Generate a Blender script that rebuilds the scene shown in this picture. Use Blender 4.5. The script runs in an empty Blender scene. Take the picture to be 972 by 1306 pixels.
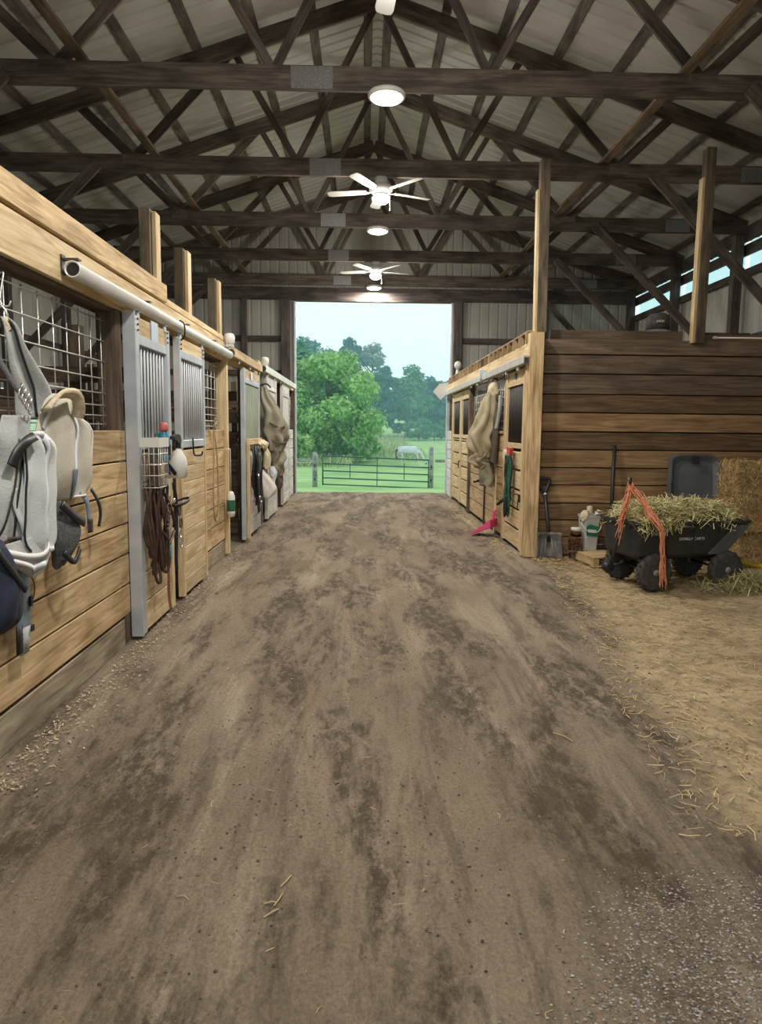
import bpy, bmesh, math, random
from mathutils import Vector, Matrix, noise
import numpy as np
R = math.radians
rnd = random.Random(11)
scene = bpy.context.scene
col = scene.collection

# ------------------------------------------------------------------ camera
F_PX, W_PX, H_PX, EYE = 900.0, 972.0, 1306.0, 1.6
cam_d = bpy.data.cameras.new('camera'); cam = bpy.data.objects.new('camera', cam_d); col.objects.link(cam)
cam_d.sensor_fit = 'HORIZONTAL'; cam_d.sensor_width = 36.0; cam_d.lens = 36.0 * F_PX / W_PX
cam_d.clip_start = 0.05; cam_d.clip_end = 1500
right = Vector((0.99968, -0.0231, 0.0100)); fwd = Vector((0.0240, 0.9929, -0.1167)).normalized()
right = (right - fwd * right.dot(fwd)).normalized(); up = right.cross(fwd)
m = Matrix((right, up, -fwd)).transposed().to_4x4(); m.translation = (0, 0, EYE)
cam.matrix_world = m
scene.camera = cam

# ------------------------------------------------------------------ world (even overcast dusk sky)
SKY = 1.12
world = bpy.data.worlds.new('overcast_sky'); scene.world = world; world.use_nodes = True
nt = world.node_tree; nt.nodes.clear()
wo = nt.nodes.new('ShaderNodeOutputWorld'); bg = nt.nodes.new('ShaderNodeBackground')
tc = nt.nodes.new('ShaderNodeTexCoord'); sep = nt.nodes.new('ShaderNodeSeparateXYZ'); rmp = nt.nodes.new('ShaderNodeValToRGB')
nt.links.new(tc.outputs['Generated'], sep.inputs[0]); nt.links.new(sep.outputs['Z'], rmp.inputs[0])
rmp.color_ramp.elements[0].position = 0.0; rmp.color_ramp.elements[0].color = (0.58, 0.92, 1.0, 1)
rmp.color_ramp.elements[1].position = 0.35; rmp.color_ramp.elements[1].color = (0.90, 1.0, 1.0, 1)
nt.links.new(rmp.outputs[0], bg.inputs['Color']); bg.inputs['Strength'].default_value = SKY
nt.links.new(bg.outputs[0], wo.inputs[0])

# ------------------------------------------------------------------ exposure and lamp levels
vs = scene.view_settings
vs.view_transform = 'Standard'; vs.look = 'None'; vs.gamma = 1.0; vs.use_curve_mapping = False; vs.exposure = 0.22
scene.cycles.max_bounces = 7
scene.cycles.diffuse_bounces = 4
scene.cycles.transparent_max_bounces = 12
scene.cycles.volume_bounces = 1
DISC_W, FAN_W = 120.0, 72.0

# ================================================================== materials
def mat(name, color, rough=0.7, metallic=0.0, emit=None, emit_s=0.0, alpha=None, spec=None):
    mm = bpy.data.materials.new(name); mm.use_nodes = True
    b = mm.node_tree.nodes['Principled BSDF']
    b.inputs['Base Color'].default_value = (*color, 1); b.inputs['Roughness'].default_value = rough
    b.inputs['Metallic'].default_value = metallic
    if spec is not None: b.inputs['Specular IOR Level'].default_value = spec
    if emit: b.inputs['Emission Color'].default_value = (*emit, 1); b.inputs['Emission Strength'].default_value = emit_s
    return mm
def nodes(mm): return mm.node_tree.nodes, mm.node_tree.links, mm.node_tree.nodes['Principled BSDF']
def ramp(n, stops):
    r = n.new('ShaderNodeValToRGB'); e = r.color_ramp.elements
    while len(e) < len(stops): e.new(0.5)
    for k, (p, c) in enumerate(stops): e[k].position = p; e[k].color = (*c, 1) if len(c) == 3 else c
    return r
def noisy(name, c1, c2, scale=6, rough=0.8, bump=0.2, detail=4, stretch=(1, 1, 1), metallic=0.0, bscale=None):
    mm = mat(name, c1, rough, metallic); n, l, b = nodes(mm)
    t = n.new('ShaderNodeTexCoord'); mp = n.new('ShaderNodeMapping'); mp.inputs['Scale'].default_value = stretch
    l.new(t.outputs['Object'], mp.inputs[0])
    nz = n.new('ShaderNodeTexNoise'); nz.inputs['Scale'].default_value = scale; nz.inputs['Detail'].default_value = detail
    l.new(mp.outputs[0], nz.inputs['Vector'])
    r = ramp(n, [(0.3, c1), (0.7, c2)]); l.new(nz.outputs['Fac'], r.inputs[0]); l.new(r.outputs[0], b.inputs['Base Color'])
    if bump:
        bp = n.new('ShaderNodeBump'); bp.inputs['Strength'].default_value = bump; bp.inputs['Distance'].default_value = 0.02
        if bscale:
            n2 = n.new('ShaderNodeTexNoise'); n2.inputs['Scale'].default_value = bscale; n2.inputs['Detail'].default_value = 3
            l.new(mp.outputs[0], n2.inputs['Vector']); l.new(n2.outputs['Fac'], bp.inputs['Height'])
        else: l.new(nz.outputs['Fac'], bp.inputs['Height'])
        l.new(bp.outputs[0], b.inputs['Normal'])
    return mm
def wood(name, dark, mid, light, rough=0.72, stain=None, vary=0.35):
    """boards run along their own X axis; every board takes its own tone and grain"""
    mm = mat(name, mid, rough); n, l, b = nodes(mm)
    t = n.new('ShaderNodeTexCoord'); oi = n.new('ShaderNodeObjectInfo')
    mul = n.new('ShaderNodeMath'); mul.operation = 'MULTIPLY'; mul.inputs[1].default_value = 57.0
    l.new(oi.outputs['Random'], mul.inputs[0])
    ad = n.new('ShaderNodeVectorMath'); ad.operation = 'ADD'; l.new(t.outputs['Object'], ad.inputs[0]); l.new(mul.outputs[0], ad.inputs[1])
    mp = n.new('ShaderNodeMapping'); mp.inputs['Scale'].default_value = (1.1, 16, 16); l.new(ad.outputs[0], mp.inputs[0])
    g = n.new('ShaderNodeTexNoise'); g.inputs['Scale'].default_value = 1.6; g.inputs['Detail'].default_value = 6; g.inputs['Distortion'].default_value = 1.1
    l.new(mp.outputs[0], g.inputs['Vector'])
    r = ramp(n, [(0.32, dark), (0.5, mid), (0.68, light)]); l.new(g.outputs['Fac'], r.inputs[0])
    mp2 = n.new('ShaderNodeMapping'); mp2.inputs['Scale'].default_value = (1.6, 4.5, 4.5); l.new(ad.outputs[0], mp2.inputs[0])
    s = n.new('ShaderNodeTexNoise'); s.inputs['Scale'].default_value = 1.3; s.inputs['Detail'].default_value = 5
    l.new(mp2.outputs[0], s.inputs['Vector'])
    sr = ramp(n, [(0.36, stain or tuple(c * 0.45 for c in mid)), (0.56, (1, 1, 1))]); l.new(s.outputs['Fac'], sr.inputs[0])
    mx = n.new('ShaderNodeMix'); mx.data_type = 'RGBA'; mx.blend_type = 'MULTIPLY'; mx.inputs[0].default_value = 0.55
    l.new(r.outputs[0], mx.inputs[6]); l.new(sr.outputs[0], mx.inputs[7])
    vr = n.new('ShaderNodeMapRange'); vr.inputs[3].default_value = 1 - vary; vr.inputs[4].default_value = 1 + vary * 0.45
    l.new(oi.outputs['Random'], vr.inputs[0])
    hs = n.new('ShaderNodeHueSaturation'); l.new(mx.outputs[2], hs.inputs['Color']); l.new(vr.outputs[0], hs.inputs['Value'])
    l.new(hs.outputs[0], b.inputs['Base Color'])
    bp = n.new('ShaderNodeBump'); bp.inputs['Strength'].default_value = 0.25; bp.inputs['Distance'].default_value = 0.006
    l.new(g.outputs['Fac'], bp.inputs['Height']); l.new(bp.outputs[0], b.inputs['Normal'])
    return mm
M = {}
M['pine'] = wood('pine_boards', (0.40, 0.26, 0.125), (0.62, 0.445, 0.235), (0.76, 0.59, 0.35), stain=(0.42, 0.34, 0.26), vary=0.20)
M['pine_light'] = wood('pale_pine', (0.50, 0.36, 0.19), (0.68, 0.52, 0.30), (0.80, 0.66, 0.42), stain=(0.7, 0.62, 0.5), vary=0.15)
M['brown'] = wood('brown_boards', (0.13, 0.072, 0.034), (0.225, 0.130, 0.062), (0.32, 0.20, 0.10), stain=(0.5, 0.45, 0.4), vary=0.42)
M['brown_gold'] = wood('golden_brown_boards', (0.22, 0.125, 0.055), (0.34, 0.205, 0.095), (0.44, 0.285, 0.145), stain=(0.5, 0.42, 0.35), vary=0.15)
M['brown_grey'] = wood('dim_upper_boards', (0.10, 0.066, 0.042), (0.165, 0.112, 0.072), (0.23, 0.165, 0.11), stain=(0.5, 0.45, 0.4), vary=0.2)  # darker tone carries the lamp falloff on the upper boards
M['dark_wood'] = wood('dark_wood', (0.085, 0.055, 0.035), (0.15, 0.10, 0.066), (0.22, 0.155, 0.10), vary=0.3)
M['truss_wood'] = wood('truss_lumber', (0.085, 0.066, 0.052), (0.145, 0.115, 0.092), (0.205, 0.168, 0.135), vary=0.25)
M['post_wood'] = wood('post_lumber', (0.26, 0.17, 0.09), (0.42, 0.29, 0.15), (0.55, 0.40, 0.23), vary=0.2)
M['white_wood'] = wood('whitened_boards', (0.52, 0.51, 0.50), (0.70, 0.69, 0.67), (0.80, 0.79, 0.78), stain=(0.6, 0.55, 0.5), vary=0.15)
M['curb'] = wood('dusty_kick_board', (0.24, 0.19, 0.13), (0.36, 0.29, 0.20), (0.46, 0.39, 0.28), vary=0.15)
M['brace_wood'] = wood('brace_lumber', (0.16, 0.12, 0.08), (0.25, 0.19, 0.13), (0.33, 0.26, 0.18), vary=0.15)
M['post_shade'] = wood('shaded_post_face', (0.085, 0.062, 0.040), (0.145, 0.108, 0.068), (0.205, 0.158, 0.10), vary=0.15)  # shade is in this colour; the posts' lit sides are separate pale strips
M['brace_grey'] = wood('purlin_lumber', (0.10, 0.085, 0.07), (0.165, 0.142, 0.118), (0.22, 0.19, 0.16), vary=0.15)
M['girt'] = wood('girt_lumber', (0.07, 0.055, 0.05), (0.12, 0.095, 0.085), (0.17, 0.14, 0.12), vary=0.2)
M['roof'] = noisy('white_roof_steel', (0.47, 0.455, 0.42), (0.60, 0.585, 0.55), 1.2, 0.5, 0.0)
M['steel_wall'] = noisy('pale_wall_steel', (0.46, 0.45, 0.40), (0.58, 0.565, 0.51), 1.5, 0.5, 0.0)
M['galv'] = noisy('galvanised_metal', (0.50, 0.53, 0.58), (0.66, 0.69, 0.74), 5, 0.42, 0.0, metallic=0.35)
M['plate'] = noisy('gang_nail_plate', (0.24, 0.235, 0.23), (0.36, 0.355, 0.35), 40, 0.4, 0.3, metallic=0.5)
M['wire'] = mat('silver_wire', (0.72, 0.70, 0.66), 0.35, 0.5)
M['track'] = noisy('white_track_paint', (0.66, 0.64, 0.60), (0.80, 0.78, 0.74), 4, 0.4, 0.05, metallic=0.15)
M['track_dull'] = noisy('grey_track_paint', (0.44, 0.42, 0.39), (0.60, 0.57, 0.52), 4, 0.45, 0.05, metallic=0.2)
M['black'] = mat('black_plastic', (0.018, 0.018, 0.02), 0.45)
M['black_rubber'] = noisy('black_rubber', (0.026, 0.025, 0.025), (0.085, 0.080, 0.074), 20, 0.85, 0.2)
M['black_metal'] = mat('black_metal', (0.02, 0.02, 0.022), 0.5, 0.3)
M['bar_pale'] = mat('pale_painted_bar', (0.60, 0.63, 0.66), 0.5)
M['bar_dark'] = mat('dark_steel_bar', (0.07, 0.065, 0.06), 0.5, 0.5)
M['leather'] = noisy('dark_leather', (0.045, 0.024, 0.016), (0.095, 0.05, 0.032), 15, 0.55, 0.15)
M['leather_tan'] = noisy('tan_leather', (0.20, 0.075, 0.03), (0.30, 0.12, 0.05), 15, 0.55, 0.1)
M['white_plastic'] = mat('white_plastic', (0.78, 0.76, 0.70), 0.45)
M['fan_blade'] = mat('cream_fan_blade', (0.40, 0.39, 0.36), 0.5)
M['lamp_white'] = mat('lamp_housing', (0.8, 0.79, 0.76), 0.4)
M['teal'] = mat('teal_plastic', (0.03, 0.22, 0.32), 0.4)
M['teal_wrap'] = noisy('teal_wrap', (0.05, 0.30, 0.38), (0.10, 0.42, 0.50), 30, 0.9, 0.2)
M['pinkred'] = mat('pink_red_plastic', (0.62, 0.13, 0.12), 0.5)
M['pink'] = mat('hot_pink_plastic', (0.80, 0.09, 0.24), 0.45)
M['red'] = mat('red_plastic', (0.55, 0.06, 0.05), 0.5)
M['orange'] = noisy('orange_twine', (0.66, 0.20, 0.09), (0.82, 0.36, 0.20), 40, 0.85, 0.0)
M['yellow'] = mat('yellow_paint', (0.72, 0.50, 0.02), 0.45)
M['green_rope'] = noisy('green_rope', (0.01, 0.06, 0.035), (0.05, 0.20, 0.12), 60, 0.9, 0.3)
M['rope'] = noisy('tan_rope', (0.34, 0.22, 0.11), (0.46, 0.32, 0.17), 40, 0.9, 0.2)
M['navy'] = noisy('navy_cloth', (0.008, 0.012, 0.03), (0.025, 0.032, 0.06), 9, 0.9, 0.3)
M['cloth_grey'] = noisy('grey_mesh_cloth', (0.36, 0.37, 0.36), (0.54, 0.55, 0.54), 7, 0.9, 0.25, bscale=90)
M['cloth_pale'] = noisy('pale_fly_mesh', (0.56, 0.58, 0.58), (0.70, 0.72, 0.72), 6, 0.9, 0.25, bscale=120)
M['cloth_beige'] = noisy('beige_fly_mesh', (0.52, 0.48, 0.39), (0.64, 0.60, 0.50), 6, 0.9, 0.25, bscale=120)
M['cloth_white'] = mat('white_binding', (0.84, 0.84, 0.84), 0.8)
M['strip_blue'] = noisy('reflective_strip', (0.72, 0.78, 0.84), (0.82, 0.87, 0.90), 25, 0.5, 0.1)
M['cream_fleece'] = noisy('cream_fleece', (0.60, 0.50, 0.33), (0.72, 0.63, 0.45), 25, 0.95, 0.4)
M['khaki'] = noisy('khaki_canvas', (0.30, 0.25, 0.155), (0.45, 0.39, 0.26), 4, 0.9, 0.35)
M['khaki_dark'] = noisy('dark_khaki_lining', (0.085, 0.07, 0.05), (0.15, 0.125, 0.09), 5, 0.9, 0.3)
M['olive'] = noisy('olive_canvas', (0.20, 0.185, 0.13), (0.33, 0.305, 0.225), 4, 0.9, 0.35)
M['strap_blue'] = noisy('slate_webbing', (0.14, 0.18, 0.23), (0.26, 0.31, 0.37), 12, 0.9, 0.2)
M['mesh_dark'] = noisy('dark_grey_mesh', (0.06, 0.06, 0.065), (0.13, 0.13, 0.135), 60, 0.9, 0.2)
M['bag'] = noisy('white_bag_film', (0.66, 0.58, 0.53), (0.80, 0.76, 0.72), 6, 0.45, 0.4)
M['bucket'] = noisy('pale_grey_bucket', (0.48, 0.50, 0.49), (0.62, 0.63, 0.61), 5, 0.5, 0.0)
M['green'] = mat('green_print', (0.03, 0.20, 0.13), 0.5)
M['cart_tub'] = noisy('black_poly_tub', (0.016, 0.017, 0.019), (0.032, 0.034, 0.037), 12, 0.5, 0.1)
M['sled'] = noisy('slate_grey_plastic', (0.075, 0.085, 0.095), (0.115, 0.125, 0.135), 3, 0.45, 0.05)
M['shovel'] = noisy('worn_black_plastic', (0.07, 0.07, 0.07), (0.24, 0.235, 0.22), 9, 0.5, 0.1)
M['rim'] = noisy('dusty_wheel_rim', (0.25, 0.22, 0.19), (0.42, 0.38, 0.33), 14, 0.6, 0.1)
M['sage'] = noisy('sage_green_panel', (0.27, 0.31, 0.235), (0.36, 0.40, 0.31), 3, 0.6, 0.0)
M['silver'] = mat('chrome_fitting', (0.75, 0.75, 0.75), 0.22, 0.9)
M['paper'] = mat('white_paper', (0.78, 0.77, 0.74), 0.8)
M['sign_blue'] = mat('pale_blue_plate', (0.52, 0.62, 0.74), 0.5)
M['horse'] = noisy('dapple_grey_coat', (0.52, 0.50, 0.50), (0.70, 0.68, 0.68), 5, 0.8, 0.0)
M['horse_dark'] = mat('dark_muzzle', (0.09, 0.08, 0.085), 0.8)
M['horse_sheet'] = noisy('pale_blue_horse_sheet', (0.50, 0.56, 0.66), (0.62, 0.68, 0.76), 4, 0.8, 0.1)
M['gate'] = mat('green_gate_tube', (0.045, 0.13, 0.115), 0.45, 0.2)
M['fence_post'] = wood('grey_fence_post', (0.25, 0.26, 0.27), (0.36, 0.38, 0.39), (0.46, 0.48, 0.49), vary=0.15)
M['bark'] = noisy('bark', (0.07, 0.055, 0.045), (0.14, 0.115, 0.095), 6, 0.95, 0.4, stretch=(4, 4, 1))
def straw_mat(name, a, b_, c):
    mm = mat(name, a, 0.75); n, l, b = nodes(mm)
    g = n.new('ShaderNodeNewGeometry'); r = ramp(n, [(0.0, a), (0.5, b_), (1.0, c)])
    l.new(g.outputs['Random Per Island'], r.inputs[0]); l.new(r.outputs[0], b.inputs['Base Color'])
    return mm
M['straw'] = straw_mat('dry_straw', (0.34, 0.22, 0.09), (0.55, 0.40, 0.19), (0.72, 0.58, 0.33))
M['hay'] = straw_mat('green_hay', (0.34, 0.31, 0.12), (0.62, 0.56, 0.27), (0.82, 0.77, 0.48))
M['shavings'] = straw_mat('wood_shavings', (0.28, 0.20, 0.12), (0.42, 0.33, 0.21), (0.62, 0.53, 0.40))
M['pebble'] = straw_mat('gravel_stone', (0.10, 0.085, 0.07), (0.27, 0.24, 0.205), (0.52, 0.475, 0.42))
M['clod'] = straw_mat('earth_crumb', (0.06, 0.042, 0.027), (0.13, 0.095, 0.065), (0.27, 0.21, 0.15))
M['weeds'] = straw_mat('pale_weeds', (0.20, 0.30, 0.13), (0.33, 0.42, 0.20), (0.46, 0.50, 0.30))
M['bale'] = noisy('pressed_hay', (0.28, 0.18, 0.065), (0.58, 0.41, 0.18), 14, 0.9, 0.8, stretch=(1, 1, 1.4))
def leaf_mat(name, a, b_):
    mm = bpy.data.materials.new(name); mm.use_nodes = True; n = mm.node_tree.nodes; l = mm.node_tree.links
    b = n['Principled BSDF']; b.inputs['Roughness'].default_value = 0.6; b.inputs['Specular IOR Level'].default_value = 0.2
    g = n.new('ShaderNodeNewGeometry'); r = ramp(n, [(0.0, a), (1.0, b_)])
    l.new(g.outputs['Random Per Island'], r.inputs[0]); l.new(r.outputs[0], b.inputs['Base Color'])
    tr = n.new('ShaderNodeBsdfTranslucent'); l.new(r.outputs[0], tr.inputs['Color'])
    mx = n.new('ShaderNodeMixShader'); mx.inputs[0].default_value = 0.35
    l.new(b.outputs[0], mx.inputs[1]); l.new(tr.outputs[0], mx.inputs[2]); l.new(mx.outputs[0], n['Material Output'].inputs[0])
    return mm
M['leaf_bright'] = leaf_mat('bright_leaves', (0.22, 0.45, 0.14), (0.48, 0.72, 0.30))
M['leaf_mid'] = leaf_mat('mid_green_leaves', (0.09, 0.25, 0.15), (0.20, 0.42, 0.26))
M['leaf_blue'] = leaf_mat('haze_blue_leaves', (0.04, 0.14, 0.15), (0.11, 0.26, 0.28))  # blue of distance haze is mixed into the leaf colour
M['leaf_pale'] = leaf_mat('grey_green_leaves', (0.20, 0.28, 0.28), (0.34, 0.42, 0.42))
# eave light strip
mm = bpy.data.materials.new('translucent_eave_panel'); mm.use_nodes = True; n = mm.node_tree.nodes; l = mm.node_tree.links
n.remove(n['Principled BSDF']); tr = n.new('ShaderNodeBsdfTranslucent'); tr.inputs[0].default_value = (0.85, 0.95, 0.97, 1)
tp = n.new('ShaderNodeBsdfTransparent'); tp.inputs[0].default_value = (0.85, 0.97, 1.0, 1)
mx = n.new('ShaderNodeMixShader'); mx.inputs[0].default_value = 0.72
l.new(tr.outputs[0], mx.inputs[1]); l.new(tp.outputs[0], mx.inputs[2]); l.new(mx.outputs[0], n['Material Output'].inputs[0])
M['eave_pane'] = mm
# dirt floor
def dirt_material():
    mm = mat('packed_dirt', (0.2, 0.16, 0.12), 0.92); n, l, b = nodes(mm)
    t = n.new('ShaderNodeTexCoord'); P = t.outputs['Object']
    def nz(scale, stretch, detail=5, dist=0.0, rough=0.55):
        mp = n.new('ShaderNodeMapping'); mp.inputs['Scale'].default_value = stretch; l.new(P, mp.inputs[0])
        x = n.new('ShaderNodeTexNoise'); x.inputs['Scale'].default_value = scale; x.inputs['Detail'].default_value = detail
        x.inputs['Distortion'].default_value = dist; x.inputs['Roughness'].default_value = rough
        l.new(mp.outputs[0], x.inputs['Vector']); return x.outputs['Fac']
    def mix(f, a, b2, mode='MIX'):
        x = n.new('ShaderNodeMix'); x.data_type = 'RGBA'; x.blend_type = mode
        if isinstance(f, float): x.inputs[0].default_value = f
        else: l.new(f, x.inputs[0])
        for s, v in ((6, a), (7, b2)):
            if isinstance(v, tuple): x.inputs[s].default_value = (*v, 1)
            else: l.new(v, x.inputs[s])
        return x.outputs[2]
    def rf(fac, lo, hi):
        x = n.new('ShaderNodeMapRange'); x.inputs[1].default_value = lo; x.inputs[2].default_value = hi; l.new(fac, x.inputs[0]); return x.outputs[0]
    def mul(a, b2):
        x = n.new('ShaderNodeMath'); x.operation = 'MULTIPLY'; l.new(a, x.inputs[0])
        if isinstance(b2, float): x.inputs[1].default_value = b2
        else: l.new(b2, x.inputs[1])
        return x.outputs[0]
    base = mix(rf(nz(1.1, (1, 0.5, 1), 8, 0.3, 0.6), 0.36, 0.62), (0.205, 0.155, 0.104), (0.325, 0.257, 0.182))
    base = mix(mul(rf(nz(2.6, (1.2, 0.16, 1), 8, 0.5, 0.62), 0.53, 0.70), 0.75), base, (0.47, 0.395, 0.295))
    clod_zone = rf(nz(2.3, (1, 0.24, 1), 10, 0.25, 0.70), 0.46, 0.565)
    clod = rf(nz(15.0, (1, 0.45, 1), 10, 0.2, 0.78), 0.38, 0.54)
    base = mix(mul(mul(clod_zone, clod), 0.94), base, (0.078, 0.052, 0.031))
    streak = rf(nz(4.2, (1.6, 0.13, 1), 9, 0.35, 0.7), 0.53, 0.63)
    base = mix(mul(streak, 0.6), base, (0.125, 0.092, 0.066))
    fine = nz(70.0, (1, 0.8, 1), 6, 0.0, 0.75)
    base = mix(0.6, base, mix(rf(fine, 0.32, 0.66), (0.40, 0.37, 0.33), (1.25, 1.25, 1.25)), 'MULTIPLY')
    # tan straw-trodden earth in the bay on the right
    sp = n.new('ShaderNodeSeparateXYZ'); l.new(P, sp.inputs[0])
    a1 = n.new('ShaderNodeMath'); a1.operation = 'MULTIPLY_ADD'; l.new(sp.outputs['Y'], a1.inputs[0]); a1.inputs[1].default_value = -0.155; l.new(sp.outputs['X'], a1.inputs[2])
    a2 = n.new('ShaderNodeMath'); a2.operation = 'MULTIPLY_ADD'; l.new(nz(1.6, (1, 1, 1), 5), a2.inputs[0]); a2.inputs[1].default_value = 0.7; l.new(a1.outputs[0], a2.inputs[2])
    bay = rf(a2.outputs[0], 1.38, 1.62)
    yl = rf(sp.outputs['Y'], 9.3, 8.9); yn = rf(sp.outputs['Y'], 2.2, 2.7)
    bay = mul(mul(bay, yl), yn)
    tan = mix(rf(nz(3.0, (1, 1, 1), 9, 0.3, 0.65), 0.35, 0.65), (0.31, 0.225, 0.125), (0.56, 0.435, 0.265))
    tan = mix(mul(rf(nz(14.0, (1, 1, 1), 6, 0.5), 0.5, 0.64), 0.6), tan, (0.17, 0.115, 0.06))
    base = mix(bay, base, tan)
    l.new(base, b.inputs['Base Color'])
    bp = n.new('ShaderNodeBump'); bp.inputs['Strength'].default_value = 0.75; bp.inputs['Distance'].default_value = 0.035
    hsum = n.new('ShaderNodeMath'); hsum.operation = 'ADD'; l.new(nz(26.0, (1, 0.6, 1), 8, 0.3, 0.72), hsum.inputs[0]); l.new(mul(nz(3.5, (1.2, 0.3, 1), 4), 1.2), hsum.inputs[1])
    l.new(hsum.outputs[0], bp.inputs['Height']); l.new(bp.outputs[0], b.inputs['Normal'])
    return mm
M['dirt'] = dirt_material()
M['grass'] = noisy('pasture_grass', (0.20, 0.40, 0.14), (0.34, 0.55, 0.22), 0.5, 0.9, 0.3, detail=8, stretch=(1, 0.5, 1), bscale=4)
M['yard'] = noisy('yard_gravel', (0.22, 0.20, 0.17), (0.36, 0.33, 0.29), 3, 0.9, 0.3)

# ================================================================== builders
def link(o, parent=None):
    col.objects.link(o)
    if parent is not None: o.parent = parent
    return o
def thing(name, label, cat, loc=(0, 0, 0), rz=0.0, group=None):
    o = bpy.data.objects.new(name, None); o.empty_display_size = 0.1; link(o)
    o.location = loc; o.rotation_euler = (0, 0, rz); o['label'] = label; o['category'] = cat
    if group: o['group'] = group
    return o
def tag(o, label, cat, group=None, kind=None):
    o['label'] = label; o['category'] = cat
    if group: o['group'] = group
    if kind: o['kind'] = kind
    return o
def struct(name, label=None, cat='wall', loc=(0, 0, 0), o=None):
    if o is None:
        o = bpy.data.objects.new(name, None); link(o); o.location = loc
    o['kind'] = 'structure'
    if label: o['label'] = label; o['category'] = cat
    return o
def copy_tree(o, parent=None):
    c = o.copy(); col.objects.link(c); c.parent = parent
    for ch in o.children: copy_tree(ch, c)
    return c
class MB:
    def __init__(s): s.v = []; s.f = []
    def add(s, vs_, fs):
        k = len(s.v); s.v += [tuple(p) for p in vs_]; s.f += [tuple(i + k for i in f) for f in fs]; return s
    def box(s, c, d, rot=None):
        x, y, z = d[0] / 2, d[1] / 2, d[2] / 2; c = Vector(c)
        P = [Vector((a, b, e)) for a in (-x, x) for b in (-y, y) for e in (-z, z)]
        if rot is not None: P = [rot @ p for p in P]
        return s.add([c + p for p in P], [(0, 1, 3, 2), (4, 6, 7, 5), (0, 4, 5, 1), (2, 3, 7, 6), (0, 2, 6, 4), (1, 5, 7, 3)])
    def tube(s, pts, r, n=8, cap=True, closed=False):
        pts = [Vector(p) for p in pts]; N = len(pts); rr = r if isinstance(r, (list, tuple)) else [r] * N
        ref = None; rings = []
        for i, p in enumerate(pts):
            if closed: d = pts[(i + 1) % N] - pts[i - 1]
            else: d = pts[min(i + 1, N - 1)] - pts[max(i - 1, 0)]
            d = d.normalized() if d.length > 1e-9 else Vector((0, 0, 1))
            if ref is None: ref = Vector((0, 0, 1)) if abs(d.z) < 0.9 else Vector((1, 0, 0))
            a = d.cross(ref)
            if a.length < 1e-4: a = d.orthogonal()
            a.normalize(); b = d.cross(a).normalized(); ref = -b if ref.dot(b) < 0 else b
            b = ref; a = d.cross(b).normalized()
            rings.append([p + a * math.cos(2 * math.pi * k / n) * rr[i] + b * math.sin(2 * math.pi * k / n) * rr[i] for k in range(n)])
        base = len(s.v); s.v += [tuple(q) for rg in rings for q in rg]
        for i in range(N if closed else N - 1):
            j = (i + 1) % N
            for k in range(n):
                k2 = (k + 1) % n
                s.f.append((base + i * n + k, base + i * n + k2, base + j * n + k2, base + j * n + k))
        if cap and not closed:
            s.f.append(tuple(base + k for k in range(n))[::-1]); s.f.append(tuple(base + (N - 1) * n + k for k in range(n)))
        return s
    def lathe(s, prof, n=20, c=(0, 0, 0), axis='Z'):
        """prof: (radius, height) bottom to top"""
        base = len(s.v); c = Vector(c)
        for r_, h in prof:
            for k in range(n):
                a = 2 * math.pi * k / n; p = (r_ * math.cos(a), r_ * math.sin(a), h)
                if axis == 'Y': p = (p[0], h, p[1])
                if axis == 'X': p = (h, p[0], p[1])
                s.v.append(tuple(c + Vector(p)))
        for i in range(len(prof) - 1):
            for k in range(n):
                k2 = (k + 1) % n
                s.f.append((base + i * n + k, base + i * n + k2, base + (i + 1) * n + k2, base + (i + 1) * n + k))
        s.f.append(tuple(base + k for k in range(n))[::-1]); s.f.append(tuple(base + (len(prof) - 1) * n + k for k in range(n)))
        return s
    def ribbon(s, pts, w, t, wdir):
        """flat strap swept along pts, width along wdir"""
        pts = [Vector(p) for p in pts]; N = len(pts); base = len(s.v)
        for i, p in enumerate(pts):
            d = (pts[min(i + 1, N - 1)] - pts[max(i - 1, 0)]).normalized()
            wd = Vector(wdir[i] if isinstance(wdir, list) else wdir); wd = (wd - d * wd.dot(d))
            wd = wd.normalized() if wd.length > 1e-5 else d.orthogonal().normalized()
            nn = d.cross(wd).normalized()
            s.v += [tuple(p + wd * a * w / 2 + nn * b * t / 2) for a, b in ((-1, -1), (1, -1), (1, 1), (-1, 1))]
        for i in range(N - 1):
            for k in range(4):
                s.f.append((base + i * 4 + k, base + i * 4 + (k + 1) % 4, base + (i + 1) * 4 + (k + 1) % 4, base + (i + 1) * 4 + k))
        s.f.append((base + 3, base + 2, base + 1, base)); e = base + (N - 1) * 4; s.f.append((e, e + 1, e + 2, e + 3))
        return s
    def prism(s, outline, d, fn):
        """outline 2-D points -> fn(u, v, w) with w = 0 and d"""
        N = len(outline); base = len(s.v)
        s.v += [tuple(fn(u, v, 0.0)) for u, v in outline] + [tuple(fn(u, v, d)) for u, v in outline]
        s.f.append(tuple(base + i for i in range(N))[::-1]); s.f.append(tuple(base + N + i for i in range(N)))
        for i in range(N): s.f.append((base + i, base + (i + 1) % N, base + N + (i + 1) % N, base + N + i))
        return s
    def mesh(s, name, smooth=False):
        me = bpy.data.meshes.new(name); me.from_pydata(s.v, [], s.f); me.update()
        bm = bmesh.new(); bm.from_mesh(me); bmesh.ops.recalc_face_normals(bm, faces=bm.faces); bm.to_mesh(me); bm.free()
        if smooth: me.polygons.foreach_set('use_smooth', [True] * len(me.polygons))
        return me
    def build(s, name, material, parent=None, smooth=False, loc=None):
        me = s.mesh(name, smooth); me.materials.append(M[material] if isinstance(material, str) else material)
        o = link(bpy.data.objects.new(name, me), parent)
        if loc: o.location = loc
        return o
_cb = {}
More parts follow.
